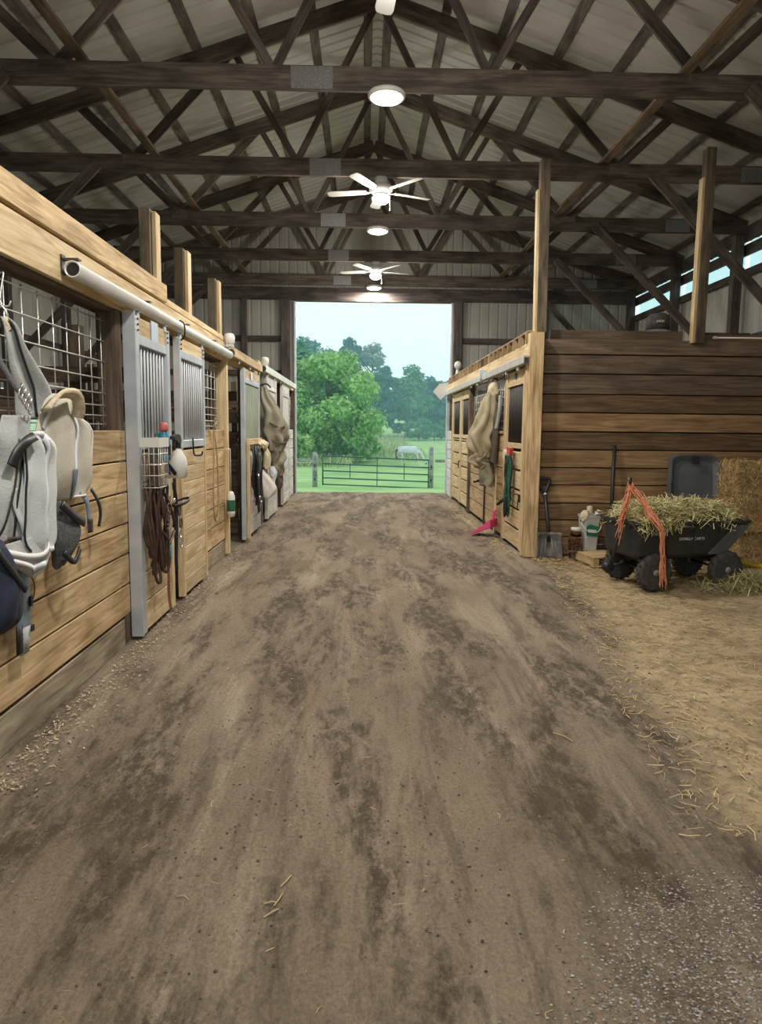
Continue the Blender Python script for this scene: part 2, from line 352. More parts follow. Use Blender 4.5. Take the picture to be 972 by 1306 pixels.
def chamfer_mesh(a, b, c, e, material):
    key = (round(a, 3), round(b, 3), round(c, 3), round(e, 4), material)
    if key in _cb: return _cb[key]
    bm = bmesh.new(); bmesh.ops.create_cube(bm, size=1)
    for v in bm.verts: v.co = Vector((v.co.x * a, v.co.y * b, v.co.z * c))
    if e > 0: bmesh.ops.bevel(bm, geom=list(bm.edges), offset=e, segments=1, affect='EDGES')
    me = bpy.data.meshes.new('board'); bm.to_mesh(me); bm.free(); me.materials.append(M[material]); _cb[key] = me
    return me
def plank(name, p0, p1, w, t, material, parent=None, wdir=(0, 0, 1), e=0.004):
    p0, p1 = Vector(p0), Vector(p1); d = p1 - p0; L = d.length; x = d / L
    y = Vector(wdir); y = (y - x * y.dot(x)).normalized(); z = x.cross(y)
    o = link(bpy.data.objects.new(name, chamfer_mesh(L, w, t, min(e, t * 0.3), material)), parent)
    mt = Matrix((x, y, z)).transposed().to_4x4(); mt.translation = (p0 + p1) / 2; o.matrix_local = mt
    return o
def bez(pts, n=12):
    """smooth path through points"""
    P = [Vector(p) for p in pts]; out = []
    for i in range(len(P) - 1):
        a, b, c, d = P[max(i - 1, 0)], P[i], P[i + 1], P[min(i + 2, len(P) - 1)]
        for k in range(n):
            t = k / n
            out.append(0.5 * ((2 * b) + (-a + c) * t + (2 * a - 5 * b + 4 * c - d) * t * t + (-a + 3 * b - 3 * c + d) * t ** 3))
    out.append(P[-1]); return out
def nz(x, y, z=0.0): return noise.noise(Vector((x, y, z)))
def text(name, body, size, material, parent, loc, rot, extrude=0.001):
    c = bpy.data.curves.new(name, 'FONT'); c.body = body; c.size = size; c.extrude = extrude; c.align_x = 'CENTER'; c.align_y = 'CENTER'
    o = bpy.data.objects.new(name, c); link(o); dg = bpy.context.evaluated_depsgraph_get()
    me = bpy.data.meshes.new_from_object(o.evaluated_get(dg)); bpy.data.objects.remove(o)
    me.materials.clear(); me.materials.append(M[material]); q = link(bpy.data.objects.new(name, me), parent); q.location = loc; q.rotation_euler = rot
    return q

# ================================================================== the barn's main sizes (metres)
XL, XR = -1.75, 2.05            # faces of the stall fronts along the aisle
Y_END, Y_NEAR = 17.8, -2.3      # gable walls
X_W, X_E = -6.3, 6.6            # outer side walls
RX = 0.15                       # ridge line
Z_CH = 5.0                      # underside of truss bottom chords
PITCH = 0.335
def roof_z(x): return 7.45 - PITCH * abs(x - RX)
TRUSS_Y = [7.63 + 2.45 * k for k in range(-3, 5)]

# ------------------------------------------------------------------ floor and ground
def floor_h(x, y):
    h = -0.012 + 0.010 * nz(x * 0.9, y * 0.5, 1) + 0.012 * nz(x * 3.1, y * 1.1, 4) + 0.010 * nz(x * 9, y * 5, 7) * (0.5 + nz(x * 0.7, y * 0.5, 3))
    h += 0.006 * nz(x * 5, y * 0.4, 9)
    return min(h, 0.0) - 0.002
NXF, NYF = 190, 330
xs = np.linspace(X_W, X_E, NXF); ys = np.linspace(Y_NEAR, Y_END + 0.25, NYF)
vv = [(x, y, floor_h(x, y)) for y in ys for x in xs]
ff = [(j * NXF + i, j * NXF + i + 1, (j + 1) * NXF + i + 1, (j + 1) * NXF + i) for j in range(NYF - 1) for i in range(NXF - 1)]
me = bpy.data.meshes.new('floor'); me.from_pydata(vv, [], ff); me.polygons.foreach_set('use_smooth', [True] * len(me.polygons)); me.materials.append(M['dirt'])
floor = link(bpy.data.objects.new('floor', me)); struct('floor', 'brown packed dirt aisle floor with scraped dark patches', 'floor', o=floor)

def ground_z(x, y):
    """pasture falls away from the barn and rises again to the tree line"""
    pts = [(18.0, -0.06), (21, -0.22), (26, -0.55), (40, -1.0), (57, -1.22), (80, -0.9), (120, 0.35), (200, 3.5), (400, 8)]
    if y <= 18: return -0.06
    for (a, za), (b, zb) in zip(pts, pts[1:]):
        if y <= b:
            t = (y - a) / (b - a); z = za + (zb - za) * t; break
    else: z = pts[-1][1]
    return z + 0.12 * nz(x * 0.08, y * 0.08) * min(1, (y - 18) / 20)
gy = [Y_END + 0.25] + list(np.arange(18.5, 60, 1.0)) + list(np.arange(62, 130, 2.5)) + list(np.arange(135, 400, 12))
gx = list(np.arange(-160, -20, 6)) + list(np.arange(-20, 26, 1.2)) + list(np.arange(28, 165, 6))
vv = [(x, y, ground_z(x, y)) for y in gy for x in gx]; n_ = len(gx)
ff = [(j * n_ + i, j * n_ + i + 1, (j + 1) * n_ + i + 1, (j + 1) * n_ + i) for j in range(len(gy) - 1) for i in range(n_ - 1)]
me = bpy.data.meshes.new('pasture'); me.from_pydata(vv, [], ff); me.polygons.foreach_set('use_smooth', [True] * len(me.polygons)); me.materials.append(M['grass'])
o = link(bpy.data.objects.new('pasture', me)); struct('pasture', 'green pasture field beyond the open doorway', 'field', o=o)
o = MB().add([(-160, -60, -0.07), (160, -60, -0.07), (160, Y_END + 0.25, -0.07), (-160, Y_END + 0.25, -0.07)], [(0, 1, 2, 3)]).build('yard', 'yard')
struct('yard', 'gravel yard around the barn', 'ground', o=o)

# ------------------------------------------------------------------ corrugated steel
def rib_profile(width, pitch=0.23, h=0.02):
    xs_ = []; k = 0
    while k * pitch < width - 1e-6:
        b = k * pitch
        for dx, d in ((0.0, 0.0), (0.02, h), (0.045, h), (0.065, 0.0)):
            if b + dx <= width: xs_.append((b + dx, d))
        k += 1
    xs_.append((width, 0.0)); return xs_
def steel_panel(parent, u0, u1, zb, zt, fn, material='steel_wall', name='metal_panel'):
    """fn(u, depth, z) -> world; zb, zt functions of u"""
    pr = rib_profile(u1 - u0); v = []; f = []
    for du, d in pr:
        u = u0 + du; v += [fn(u, d, zb(u)), fn(u, d, zt(u))]
    N = len(pr)
    for i in range(N - 1): f.append((2 * i, 2 * i + 2, 2 * i + 3, 2 * i + 1))
    me = bpy.data.meshes.new(name); me.from_pydata([tuple(p) for p in v], [], f); me.materials.append(M[material])
    return link(bpy.data.objects.new(name, me), parent)
def panels(a, b, step=0.92):
    k = a
    while k < b - 0.02: yield k, min(k + step, b); k += step

# roof
ceiling = struct('ceiling', 'pale ribbed steel roof on dark purlins', 'roof')
for a, b in panels(Y_NEAR - 0.4, Y_END + 0.4):
    for sx in (-1, 1):
        xe = (RX - X_W if sx < 0 else X_E - RX) + 0.35
        pr = rib_profile(b - a); v = []; f = []
        for du, d in pr:
            y = a + du; v += [(RX, y, roof_z(RX) - 0.001 + d), (RX + sx * xe, y, roof_z(RX + sx * xe) + d)]
        for i in range(len(pr) - 1): f.append((2 * i, 2 * i + 2, 2 * i + 3, 2 * i + 1))
        me = bpy.data.meshes.new('roof_sheet'); me.from_pydata(v, [], f); me.materials.append(M['roof'])
        link(bpy.data.objects.new('roof_sheet', me), ceiling)
sl = math.atan(PITCH)
for sx in (-1, 1):
    for k in range(9):
        d = 0.14 + k * 0.76; x = RX + sx * d
        plank('purlin', (x, Y_NEAR, roof_z(x) - 0.024), (x, Y_END, roof_z(x) - 0.024), 0.125, 0.038, 'brace_grey', ceiling, (math.cos(sl), 0, -sx * math.sin(sl)))
plank('ridge_cap', (RX, Y_NEAR - 0.4, roof_z(RX) + 0.03), (RX, Y_END + 0.4, roof_z(RX) + 0.03), 0.3, 0.02, 'roof', ceiling, (1, 0, 0))

# gable walls
wall_end = struct('wall_end', 'pale ribbed steel gable wall around the tall open doorway', 'wall')
DX0, DX1, DZ = -1.70, 2.10, 4.68
for y_w, wl, sgn in ((Y_END, wall_end, 1), (Y_NEAR, None, -1)):
    if wl is None: wl = struct('wall_near', 'ribbed steel gable wall behind the camera', 'wall')
    for a, b in list(panels(X_W, DX0 - 0.02)) + list(panels(DX1 + 0.02, X_E)):
        steel_panel(wl, a, b, lambda u: -0.05, roof_z, lambda u, d, z: (u, y_w + sgn * (0.02 + d), z))
    for a, b in panels(DX0 - 0.02, DX1 + 0.02):
        steel_panel(wl, a, b, lambda u: DZ, roof_z, lambda u, d, z: (u, y_w + sgn * (0.02 + d), z))
    yy = y_w - sgn * 0.06
    for z in (1.0, 2.0, 2.95, 3.78):
        plank('girt', (X_W + 0.02, yy, z), (DX0 - 0.36, yy, z), 0.13, 0.04, 'girt', wl)
        plank('girt', (DX1 + 0.30, yy, z), (X_E - 0.02, yy, z), 0.13, 0.04, 'girt', wl)
    plank('door_header', (X_W + 0.05, yy, 4.86), (X_E - 0.05, yy, 4.86), 0.30, 0.06, 'girt', wl)
    for x, w in ((DX0 - 0.24, 0.22), (DX1 + 0.16, 0.20), (-2.95, 0.13), (4.4, 0.13), (X_W + 0.1, 0.14), (X_E - 0.1, 0.14)):
        plank('post', (x, y_w - sgn * 0.13, -0.02), (x, y_w - sgn * 0.13, 4.7), w, 0.14, 'girt', wl, (1, 0, 0))
    for x in (DX0, DX1):
        plank('door_jamb', (x + (-0.03 if x < 0 else 0.03), y_w - sgn * 0.02, -0.02), (x + (-0.03 if x < 0 else 0.03), y_w - sgn * 0.02, DZ), 0.14, 0.05, 'galv', wl, (0, 1, 0))
    plank('door_head_trim', (DX0, y_w - sgn * 0.02, DZ + 0.02), (DX1, y_w - sgn * 0.02, DZ + 0.02), 0.14, 0.04, 'girt', wl, (0, 1, 0))

# outer side walls with translucent eave strips
n_win = 0
for x_w, sgn, nm in ((X_W, -1, 'wall_outer_left'), (X_E, 1, 'wall_outer_right')):
    wl = struct(nm, 'ribbed steel side wall under the eave light strip' + (' behind the left stalls' if sgn < 0 else ' of the right bay'), 'wall')
    for a, b in panels(Y_NEAR, Y_END):
        zt = 4.38
        wins = [(3.0, 4.2), (8.0, 9.2), (12.6, 13.8)] if sgn < 0 else []
        hit = [w for w in wins if a < w[1] and b > w[0]]
        fn = lambda u, d, z: (x_w + sgn * (0.02 + d), u, z)
        if hit:
            steel_panel(wl, a, b, lambda u: -0.05, lambda u: 1.35, fn); steel_panel(wl, a, b, lambda u: 2.25, lambda u: zt, fn)
        else: steel_panel(wl, a, b, lambda u: -0.05, lambda u: zt, fn)
        steel_panel(wl, a, b, lambda u: 4.885, lambda u: roof_z(x_w) + 0.02, fn)
    plank('eave_girt', (x_w - sgn * 0.05, Y_NEAR, 5.0), (x_w - sgn * 0.05, Y_END, 5.0), 0.24, 0.05, 'girt', wl)
    plank('slot_girt', (x_w - sgn * 0.01, Y_NEAR, 4.735), (x_w - sgn * 0.01, Y_END, 4.735), 0.19, 0.05, 'girt', wl)
    plank('sill_girt', (x_w - sgn * 0.05, Y_NEAR, 4.33), (x_w - sgn * 0.05, Y_END, 4.33), 0.13, 0.05, 'girt', wl)
    for z in (1.0, 2.1, 3.2):
        plank('girt', (x_w - sgn * 0.05, Y_NEAR, z), (x_w - sgn * 0.05, Y_END, z), 0.13, 0.04, 'girt', wl)
    for ty in TRUSS_Y:
        plank('wall_post', (x_w - sgn * 0.16, ty, -0.02), (x_w - sgn * 0.16, ty, 4.98), 0.14, 0.16, 'girt', wl, (0, 1, 0))
    for ty in TRUSS_Y[:-1]:
        n_win += 1
        w = struct('window_%d' % n_win, 'translucent pale blue eave light strip under the roof', 'window')
        w['group'] = 'eave light strips along the side walls'
        y0, y1 = ty + 0.09, ty + 2.45 - 0.09
        MB().box((x_w + sgn * 0.03, (y0 + y1) / 2, 4.55), (0.006, y1 - y0, 0.31)).build('pane', 'eave_pane', w)
        MB().box((x_w + sgn * 0.03, (y0 + y1) / 2, 4.855), (0.006, y1 - y0, 0.06)).build('pane', 'eave_pane', w)

# ------------------------------------------------------------------ roof trusses
def top_mid(d): return 7.26 - PITCH * d - Z_CH
def make_truss(y, label, group=None):
    t = thing('roof_truss', label, 'truss', (RX, y, Z_CH), 0, group)
    dl, dr = RX - X_W - 0.04, X_E - RX - 0.04
    plank('bottom_chord', (-dl, 0, 0.12), (dr, 0, 0.12), 0.235, 0.05, 'truss_wood', t)
    for s, dd in ((-1, dl), (1, dr)):
        plank('top_chord', (0, 0, top_mid(0)), (s * dd, 0, top_mid(dd)), 0.23, 0.045, 'truss_wood', t)
        for (d0, z0, d1, z1) in ((3.3, 0.2, 4.05, top_mid(4.05)), (3.3, 0.2, 1.95, top_mid(1.95)), (1.1, 0.2, 1.95, top_mid(1.95)), (1.1, 0.2, 0.05, top_mid(0.05) - 0.05)):
            plank('web', (s * d0, 0.045, z0), (s * d1, 0.045, z1), 0.125 if d0 > 2 else 0.09, 0.038, 'truss_wood', t, (0, 0, 1) if abs(d0 - d1) > 0.3 else (1, 0, 0))
        xk = dd - 0.12
        plank('knee_brace', (s * 3.75, -0.05, 0.1), (s * xk, -0.05, 0.1 - (xk - 3.75) * 0.98), 0.14, 0.04, 'truss_wood', t)
        plank('gusset_plate', (s * 3.3 - 0.13, -0.028, 0.17), (s * 3.3 + 0.13, -0.028, 0.17), 0.13, 0.003, 'truss_wood', t, e=0)
    plank('gusset_plate', (-0.92, -0.028, 0.12), (-0.50, -0.028, 0.12), 0.215, 0.003, 'plate', t, e=0)
    plank('gusset_plate', (5.0, -0.028, 0.12), (5.42, -0.028, 0.12), 0.20, 0.003, 'plate', t, e=0)
    return t
TL = ['roof truss overhead behind the camera', 'roof truss overhead, second outside the top of the picture', 'roof truss overhead, first outside the top of the picture',
      'nearest roof truss, its beam carrying the nearest round lamp', 'second roof truss, its beam above the nearer ceiling fan',
      'third roof truss, between the two ceiling fans', 'fourth roof truss, its beam above the farther ceiling fan',
      'farthest roof truss, directly over the doorway']
for k, y in enumerate(TRUSS_Y): make_truss(y, TL[k], 'roof trusses')
for x, lab in ((-2.86, 'long plank brace lying across the truss beams on the left'), (3.25, 'long plank brace lying across the truss beams on the right')):
    tag(plank('lateral_brace', (x, Y_NEAR + 0.3, Z_CH + 0.258), (x, Y_END - 0.15, Z_CH + 0.258), 0.12, 0.038, 'brace_wood', None, (1, 0, 0)), lab, 'brace', 'lateral braces on the trusses')

# ------------------------------------------------------------------ lamps and fans
mm = mat('lit_lamp_face', (1, 1, 1), 0.5, emit=(1.0, 0.97, 0.88), emit_s=9.0); M['lit'] = mm
LX = 0.20
def lamp_light(parent, z, watts, kind):
    d = bpy.data.lights.new('lamp_glow', kind); d.energy = watts; d.color = (1.0, 0.945, 0.86)
    if kind == 'AREA': d.shape = 'DISK'; d.size = 0.30
    else: d.shadow_soft_size = 0.10
    o = link(bpy.data.objects.new('lamp_glow', d), parent); o.location = (0, 0, z)
def disc_lamp(y, label, group='round lamps under the truss beams'):
    t = thing('round_ceiling_lamp', label, 'lamp', (LX, y, Z_CH), 0, group)
    MB().lathe([(0.17, -0.05), (0.19, -0.045), (0.195, -0.02), (0.18, 0.0)], 32).build('housing', 'lamp_white', t, True)
    MB().lathe([(0.06, -0.084), (0.12, -0.076), (0.155, -0.062), (0.165, -0.048)], 32).build('diffuser', 'lit', t, True)
    lamp_light(t, -0.095, DISC_W, 'AREA')
def fan(y, label, rot, group='ceiling fans with lights'):
    t = thing('ceiling_fan', label, 'fan', (LX, y, Z_CH), 0, group)
    MB().lathe([(0.06, -0.10), (0.085, -0.08), (0.09, 0.0)], 24).build('mount', 'lamp_white', t, True)
    MB().lathe([(0.06, -0.215), (0.13, -0.20), (0.165, -0.165), (0.165, -0.125), (0.12, -0.095), (0.05, -0.09)], 28).build('motor', 'lamp_white', t, True)
    for k in range(5):
        a = R(rot + 72 * k); ca, sa = math.cos(a), math.sin(a)
        def P(u, v, w): 
            tilt = v * 0.16
            return (u * ca - v * sa, u * sa + v * ca, -0.182 + tilt + w)
        out = [(0.20, -0.045), (0.30, -0.062), (0.68, -0.072), (0.735, -0.06), (0.75, -0.03), (0.75, 0.03), (0.735, 0.06), (0.68, 0.072), (0.30, 0.062), (0.20, 0.045)]
        b = MB().prism(out, 0.009, P).build('blade', 'fan_blade', t)
        MB().prism([(0.10, -0.02), (0.17, -0.015), (0.27, -0.045), (0.27, 0.045), (0.17, 0.015), (0.10, 0.02)], 0.006, lambda u, v, w: P(u, v, w - 0.008)).build('blade_arm', 'lamp_white', b)
    MB().lathe([(0.09, -0.245), (0.10, -0.235), (0.085, -0.21)], 24).build('light_fitter', 'lamp_white', t, True)
    MB().lathe([(0.02, -0.345), (0.07, -0.335), (0.11, -0.305), (0.125, -0.27), (0.10, -0.24)], 28).build('light_bowl', 'lit', t, True)
    MB().tube([(0.12, -0.02, -0.22), (0.125, -0.02, -0.40)], 0.004, 6).tube([(0.125, -0.02, -0.40), (0.125, -0.02, -0.43)], 0.008, 6).build('pull_chain', 'lamp_white', t)
    lamp_light(t, -0.46, FAN_W, 'POINT')
disc_lamp(7.63, 'glowing round lamp nearest the camera, under the first beam')
disc_lamp(12.53, 'glowing round lamp hanging between the two ceiling fans')
disc_lamp(17.43, 'farthest glowing round lamp, just above the doorway')
fan(10.08, 'nearer white five-blade ceiling fan with a glowing bowl light', 24)
fan(14.98, 'farther white five-blade ceiling fan with a glowing bowl light', 20)
disc_lamp(2.73, 'round lamp overhead behind the picture', 'lamps overhead outside the picture')
fan(5.18, 'ceiling fan overhead outside the picture', 24, 'lamps overhead outside the picture')
fan(0.28, 'ceiling fan above and behind the camera', 24, 'lamps overhead outside the picture')

# ================================================================== stall fronts, left
wl = struct('wall_left_stalls', 'pine board stall fronts along the left of the aisle', 'wall')
ROWS = [0.215, 0.443, 0.671, 0.899, 1.127, 1.355]
def boards_along_y(parent, x, y0, y1, rows, h, material, sgn, name='board', t=0.038, jitter=0.004):
    for z in rows:
        j = rnd.uniform(0, jitter)
        plank(name, (x - sgn * (t / 2 + j), y0, z + h / 2), (x - sgn * (t / 2 + j), y1, z + h / 2), h, t, material, parent)
def wire_grid(parent, x, y0, y1, zs, dy, name='wire_grid', material='wire', r=0.0045):
    g = MB()
    for z in zs: g.tube([(x, y0, z), (x, y1, z)], r, 6)
    k = y0 + dy * 0.5
    while k < y1:
        g.tube([(x - 0.008, k, min(zs) - 0.02), (x - 0.008, k, max(zs) + 0.02)], r * 0.85, 6); k += dy
    return g.build(name, material, parent, True)
ZS = [2.33, 2.19, 2.05, 1.93, 1.83, 1.745, 1.675, 1.615]
# near stall: boards, mesh window, header
boards_along_y(wl, XL, 0.6, 5.235, ROWS, 0.216, 'pine', 1)
plank('kick_board', (XL - 0.028, 0.6, 0.09), (XL - 0.028, 5.235, 0.09), 0.20, 0.04, 'curb', wl)
plank('backing', (XL - 0.07, 0.6, 0.79), (XL - 0.07, 5.2, 0.79), 1.55, 0.02, 'dark_wood', wl)
wire_grid(wl, XL - 0.085, 0.6, 5.10, ZS, 0.19)
plank('jamb', (XL - 0.075, 5.17, 0.0), (XL - 0.075, 5.17, 2.42), 0.14, 0.11, 'dark_wood', wl, (1, 0, 0))
plank('jamb', (XL - 0.075, 2.0, 0.0), (XL - 0.075, 2.0, 2.42), 0.09, 0.12, 'dark_wood', wl, (1, 0, 0))
plank('header', (XL - 0.02, 0.4, 2.54), (XL - 0.02, 8.98, 2.54), 0.235, 0.045, 'pine_light', wl)
plank('header_cap', (XL - 0.015, 0.4, 2.752), (XL - 0.015, 6.40, 2.752), 0.15, 0.055, 'pine', wl)
plank('header_lip', (XL - 0.10, 0.4, 2.41), (XL - 0.10, 8.98, 2.41), 0.15, 0.025, 'dark_wood', wl, (1, 0, 0))
plank('header_cap', (XL - 0.035, 6.41, 2.70), (XL - 0.035, 9.0, 2.70), 0.06, 0.05, 'pine_light', wl)
plank('header_back', (XL - 0.105, 0.4, 2.60), (XL - 0.105, 9.0, 2.60), 0.30, 0.04, 'pine', wl)
# second mesh panel
boards_along_y(wl, XL, 7.40, 8.90, ROWS, 0.216, 'pine', 1)
plank('kick_board', (XL - 0.028, 7.40, 0.09), (XL - 0.028, 8.90, 0.09), 0.20, 0.04, 'curb', wl)
wire_grid(wl, XL - 0.06, 7.45, 8.80, ZS, 0.19)
plank('stall_post', (XL - 0.045, 6.34, 0.0), (XL - 0.045, 6.34, 2.45), 0.26, 0.09, 'pine_light', wl, (0, 1, 0))
plank('stall_post', (XL - 0.045, 7.40, 0.0), (XL - 0.045, 7.40, 2.42), 0.10, 0.09, 'pine', wl, (0, 1, 0))
plank('stall_post', (XL - 0.03, 8.94, 0.0), (XL - 0.03, 8.94, 2.45), 0.09, 0.14, 'pine_light', wl, (0, 1, 0))
# open stall and the far stalls
plank('header', (XL - 0.02, 8.99, 2.47), (XL - 0.02, 11.75, 2.47), 0.12, 0.045, 'pine_light', wl)
plank('stall_post', (XL - 0.03, 10.40, 0.0), (XL - 0.03, 10.40, 2.42), 0.14, 0.10, 'dark_wood', wl, (0, 1, 0))
boards_along_y(wl, XL - 0.01, 10.5, 11.75, [0.0] + ROWS, 0.214, 'white_wood', 1)
plank('stall_post', (XL - 0.02, 11.88, 0.0), (XL - 0.02, 11.88, 2.62), 0.14, 0.10, 'dark_wood', wl, (0, 1, 0))
plank('header', (XL - 0.02, 11.76, 2.60), (XL - 0.02, 17.55, 2.60), 0.20, 0.045, 'pine_light', wl)
boards_along_y(wl, XL - 0.01, 11.96, 13.30, [0.0] + ROWS, 0.214, 'white_wood', 1)
wire_grid(wl, XL - 0.06, 11.96, 13.3, ZS, 0.19)
plank('stall_post', (XL - 0.03, 13.40, 0.0), (XL - 0.03, 13.40, 2.52), 0.14, 0.12, 'dark_wood', wl, (0, 1, 0))
plank('stall_post', (XL - 0.03, 14.62, 0.0), (XL - 0.03, 14.62, 2.52), 0.14, 0.12, 'dark_wood', wl, (0, 1, 0))
boards_along_y(wl, XL - 0.01, 14.70, 17.50, [0.0] + ROWS, 0.214, 'white_wood', 1)
wire_grid(wl, XL - 0.06, 14.7, 17.5, ZS, 0.19)
plank('stall_post', (XL - 0.02, 17.56, 0.0), (XL - 0.02, 17.56, 2.7), 0.12, 0.10, 'dark_wood', wl, (0, 1, 0))

# stall partitions on the left, and back boards
for n_, y, lab in ((1, 6.48, 'brown board partition inside the near left stalls'), (2, 10.52, 'brown board partition beside the open stall doorway'), (3, 14.2, 'brown board partition in the far left stalls')):
    p = struct('wall_partition_%d' % n_, lab, 'partition')
    for k in range(9):
        z = 0.02 + k * 0.222 if k < 6 else 0.02 + 6 * 0.222 + (k - 6) * 0.30
        plank('board', (X_W + 0.35, y + rnd.uniform(0, .006), z + 0.105), (XL - 0.13, y + rnd.uniform(0, .006), z + 0.105), 0.208 if k < 6 else 0.14, 0.04, 'dark_wood', p)
    for x in (-2.6, -4.0, -5.4): plank('partition_post', (x, y + 0.07, 0), (x, y + 0.07, 2.5), 0.10, 0.10, 'dark_wood', p, (1, 0, 0))
p = struct('wall_stall_back', 'brown lining boards at the back of the left stalls', 'wall')
for k in range(6): plank('board', (X_W + 0.30, 0.6, 0.12 + k * 0.222), (X_W + 0.30, 17.5, 0.12 + k * 0.222), 0.21, 0.04, 'dark_wood', p)

# posts rising above the left stalls
for (y, zt, lab) in ((6.75, 3.56, 'nearest of the three bare posts rising above the left stalls'), (7.92, 3.50, 'middle of the three bare posts rising above the left stalls'), (9.55, 3.52, 'farthest of the three bare posts rising above the left stalls')):
    t = thing('stall_post', lab, 'post', (-1.955, y, 0), 0, 'bare posts above the left stalls')
    plank('shaft', (-0.047, 0, 0), (-0.047, 0, zt), 0.10, 0.16, 'post_shade', t, (1, 0, 0))
    plank('lit_face', (0.026, 0.03, 2.2), (0.026, 0.03, zt - 0.02), 0.14, 0.04, 'pine_light', t, (0, 1, 0))  # pale strip paints the bright lit aisle side of the post

# ------------------------------------------------------------------ sliding stall doors
n_door = [0]
def stall_door(side, xf, y0, y1, z0, z1, zb, zt, label, frame, board, bars=None, solid=None, rowh=0.228, gap=0.008, stile=0.09, top='pine_light', bar_r=0.012, bar_step=0.085, back=True, stiles=None, lower=None):
    n_door[0] += 1; d = struct('door_%d' % n_door[0], label, 'stall door')
    s = side; th = 0.06; xc = xf - s * th / 2
    for q_, y in enumerate((y0 + stile / 2, y1 - stile / 2)):
        if stiles and stiles[q_] != frame:
            plank('stile', (xc, y, z0), (xc, y, zb - 0.07), stile, th, stiles[q_], d, (0, 1, 0)); plank('window_stile', (xc, y, zb - 0.07), (xc, y, z1), stile, th, frame, d, (0, 1, 0))
        else: plank('stile', (xc, y, z0), (xc, y, z1), stile, th, frame, d, (0, 1, 0))
    yi0, yi1 = y0 + stile, y1 - stile
    for z, h, mt in ((zt + 0.035, 0.07, frame), (zb - 0.035, 0.07, frame)): plank('rail', (xc, yi0, z), (xc, yi1, z), h, th * 0.9, mt, d)
    plank('top_panel', (xc, yi0, (zt + 0.07 + z1) / 2), (xc, yi1, (zt + 0.07 + z1) / 2), z1 - zt - 0.07, th * 0.6, top, d)
    z = z0 + 0.01
    while z < zb - 0.10:
        h = min(rowh, zb - 0.07 - z); 
        plank('board', (xc, yi0, z + (h - gap) / 2), (xc, yi1, z + (h - gap) / 2), h - gap, th * 0.7, board, d); z += h
    if back: plank('back_sheet', (xc - s * 0.026, yi0, (z0 + zb - 0.05) / 2), (xc - s * 0.026, yi1, (z0 + zb - 0.05) / 2), zb - z0 - 0.08, 0.008, 'dark_wood', d)
    if bars:
        k = yi0 + bar_step * 0.5; me = None
        while k < yi1:
            if me is None:
                ob = MB().tube([(0, 0, 0), (0, 0, zt - zb + 0.02)], bar_r, 8).build('bar', bars, d, True); me = ob.data
            else: ob = link(bpy.data.objects.new('bar', me), d)
            ob.location = (xc, k, zb - 0.01); k += bar_step
    if solid:
        pr = MB(); k = yi0
        while k < yi1 - 0.01:
            k2 = min(k + 0.13, yi1); pr.box((xc, (k + k2) / 2, (zb + zt) / 2), (0.02, k2 - k - 0.012, zt - zb)); k = k2
        pr.box((xc - s * 0.012, (yi0 + yi1) / 2, (zb + zt) / 2), (0.006, yi1 - yi0, zt - zb))
        pr.build('window_panel', solid, d)
    return d
d1 = stall_door(1, -1.66, 5.25, 6.15, 0.03, 2.40, 1.50, 2.20, 'nearest left stall door with silver bars and hanging bridles', 'galv', 'pine_light', 'bar_pale', stile=0.085, bar_step=0.08, bar_r=0.0088, stiles=('galv', 'pine_light'))
plank('edge_channel', (-1.705, 5.246, 0.02), (-1.705, 5.246, 2.43), 0.092, 0.012, 'galv', d1, (1, 0, 0), e=0.002)
plank('name_plate', (-1.667, 5.66, 2.345), (-1.667, 5.84, 2.345), 0.15, 0.004, 'sign_blue', d1, e=0)
for y in (5.30, 6.08):
    for z in (2.30, 2.34, 2.38): MB().lathe([(0.008, 0), (0.008, 0.010)], 8, (-1.66, y, z), 'X').build('bolt', 'bar_dark', d1)
d2 = stall_door(1, -1.66, 6.47, 7.46, 0.03, 2.40, 1.48, 2.22, 'second left stall door with silver bars and a black hook', 'galv', 'pine_light', 'bar_pale', rowh=0.15, gap=0.004, stile=0.06, bar_step=0.082, bar_r=0.0088, stiles=('pine_light', 'pine_light'))
for y in (6.52, 7.40):
    for z in (2.30, 2.34, 2.38): MB().lathe([(0.008, 0), (0.008, 0.010)], 8, (-1.66, y, z), 'X').build('bolt', 'bar_dark', d2)
MB().tube(bez([(-1.65, 6.86, 1.50), (-1.645, 6.86, 1.36), (-1.63, 6.88, 1.33), (-1.58, 6.90, 1.335), (-1.57, 6.90, 1.37)], 6), 0.008, 8).build('hook', 'black_metal', d2, True)
d3 = stall_door(1, -1.655, 9.86, 11.30, 0.03, 2.42, 1.42, 2.22, 'sage green panelled left stall door with hanging black tack', 'galv', 'white_wood', None, 'sage', stile=0.07)
plank('wood_rail', (-1.63, 9.93, 1.40), (-1.63, 11.2, 1.40), 0.085, 0.04, 'pine_light', d3)
plank('wood_stile', (-1.63, 9.97, 0.04), (-1.63, 9.97, 1.36), 0.085, 0.04, 'pine_light', d3, (0, 1, 0))
plank('paper_notice', (-1.652, 10.40, 2.34), (-1.652, 10.58, 2.34), 0.12, 0.003, 'paper', d3, e=0)
d4 = stall_door(1, -1.655, 12.15, 13.45, 0.03, 2.50, 1.42, 2.25, 'white panelled left stall door behind the hanging olive blanket', 'white_wood', 'white_wood', None, 'white_wood', stile=0.08, top='white_wood')
d5 = stall_door(1, -1.655, 14.45, 15.70, 0.03, 2.50, 1.42, 2.25, 'farthest white left stall door beside the tall doorway', 'white_wood', 'white_wood', None, 'white_wood', stile=0.08, top='white_wood')

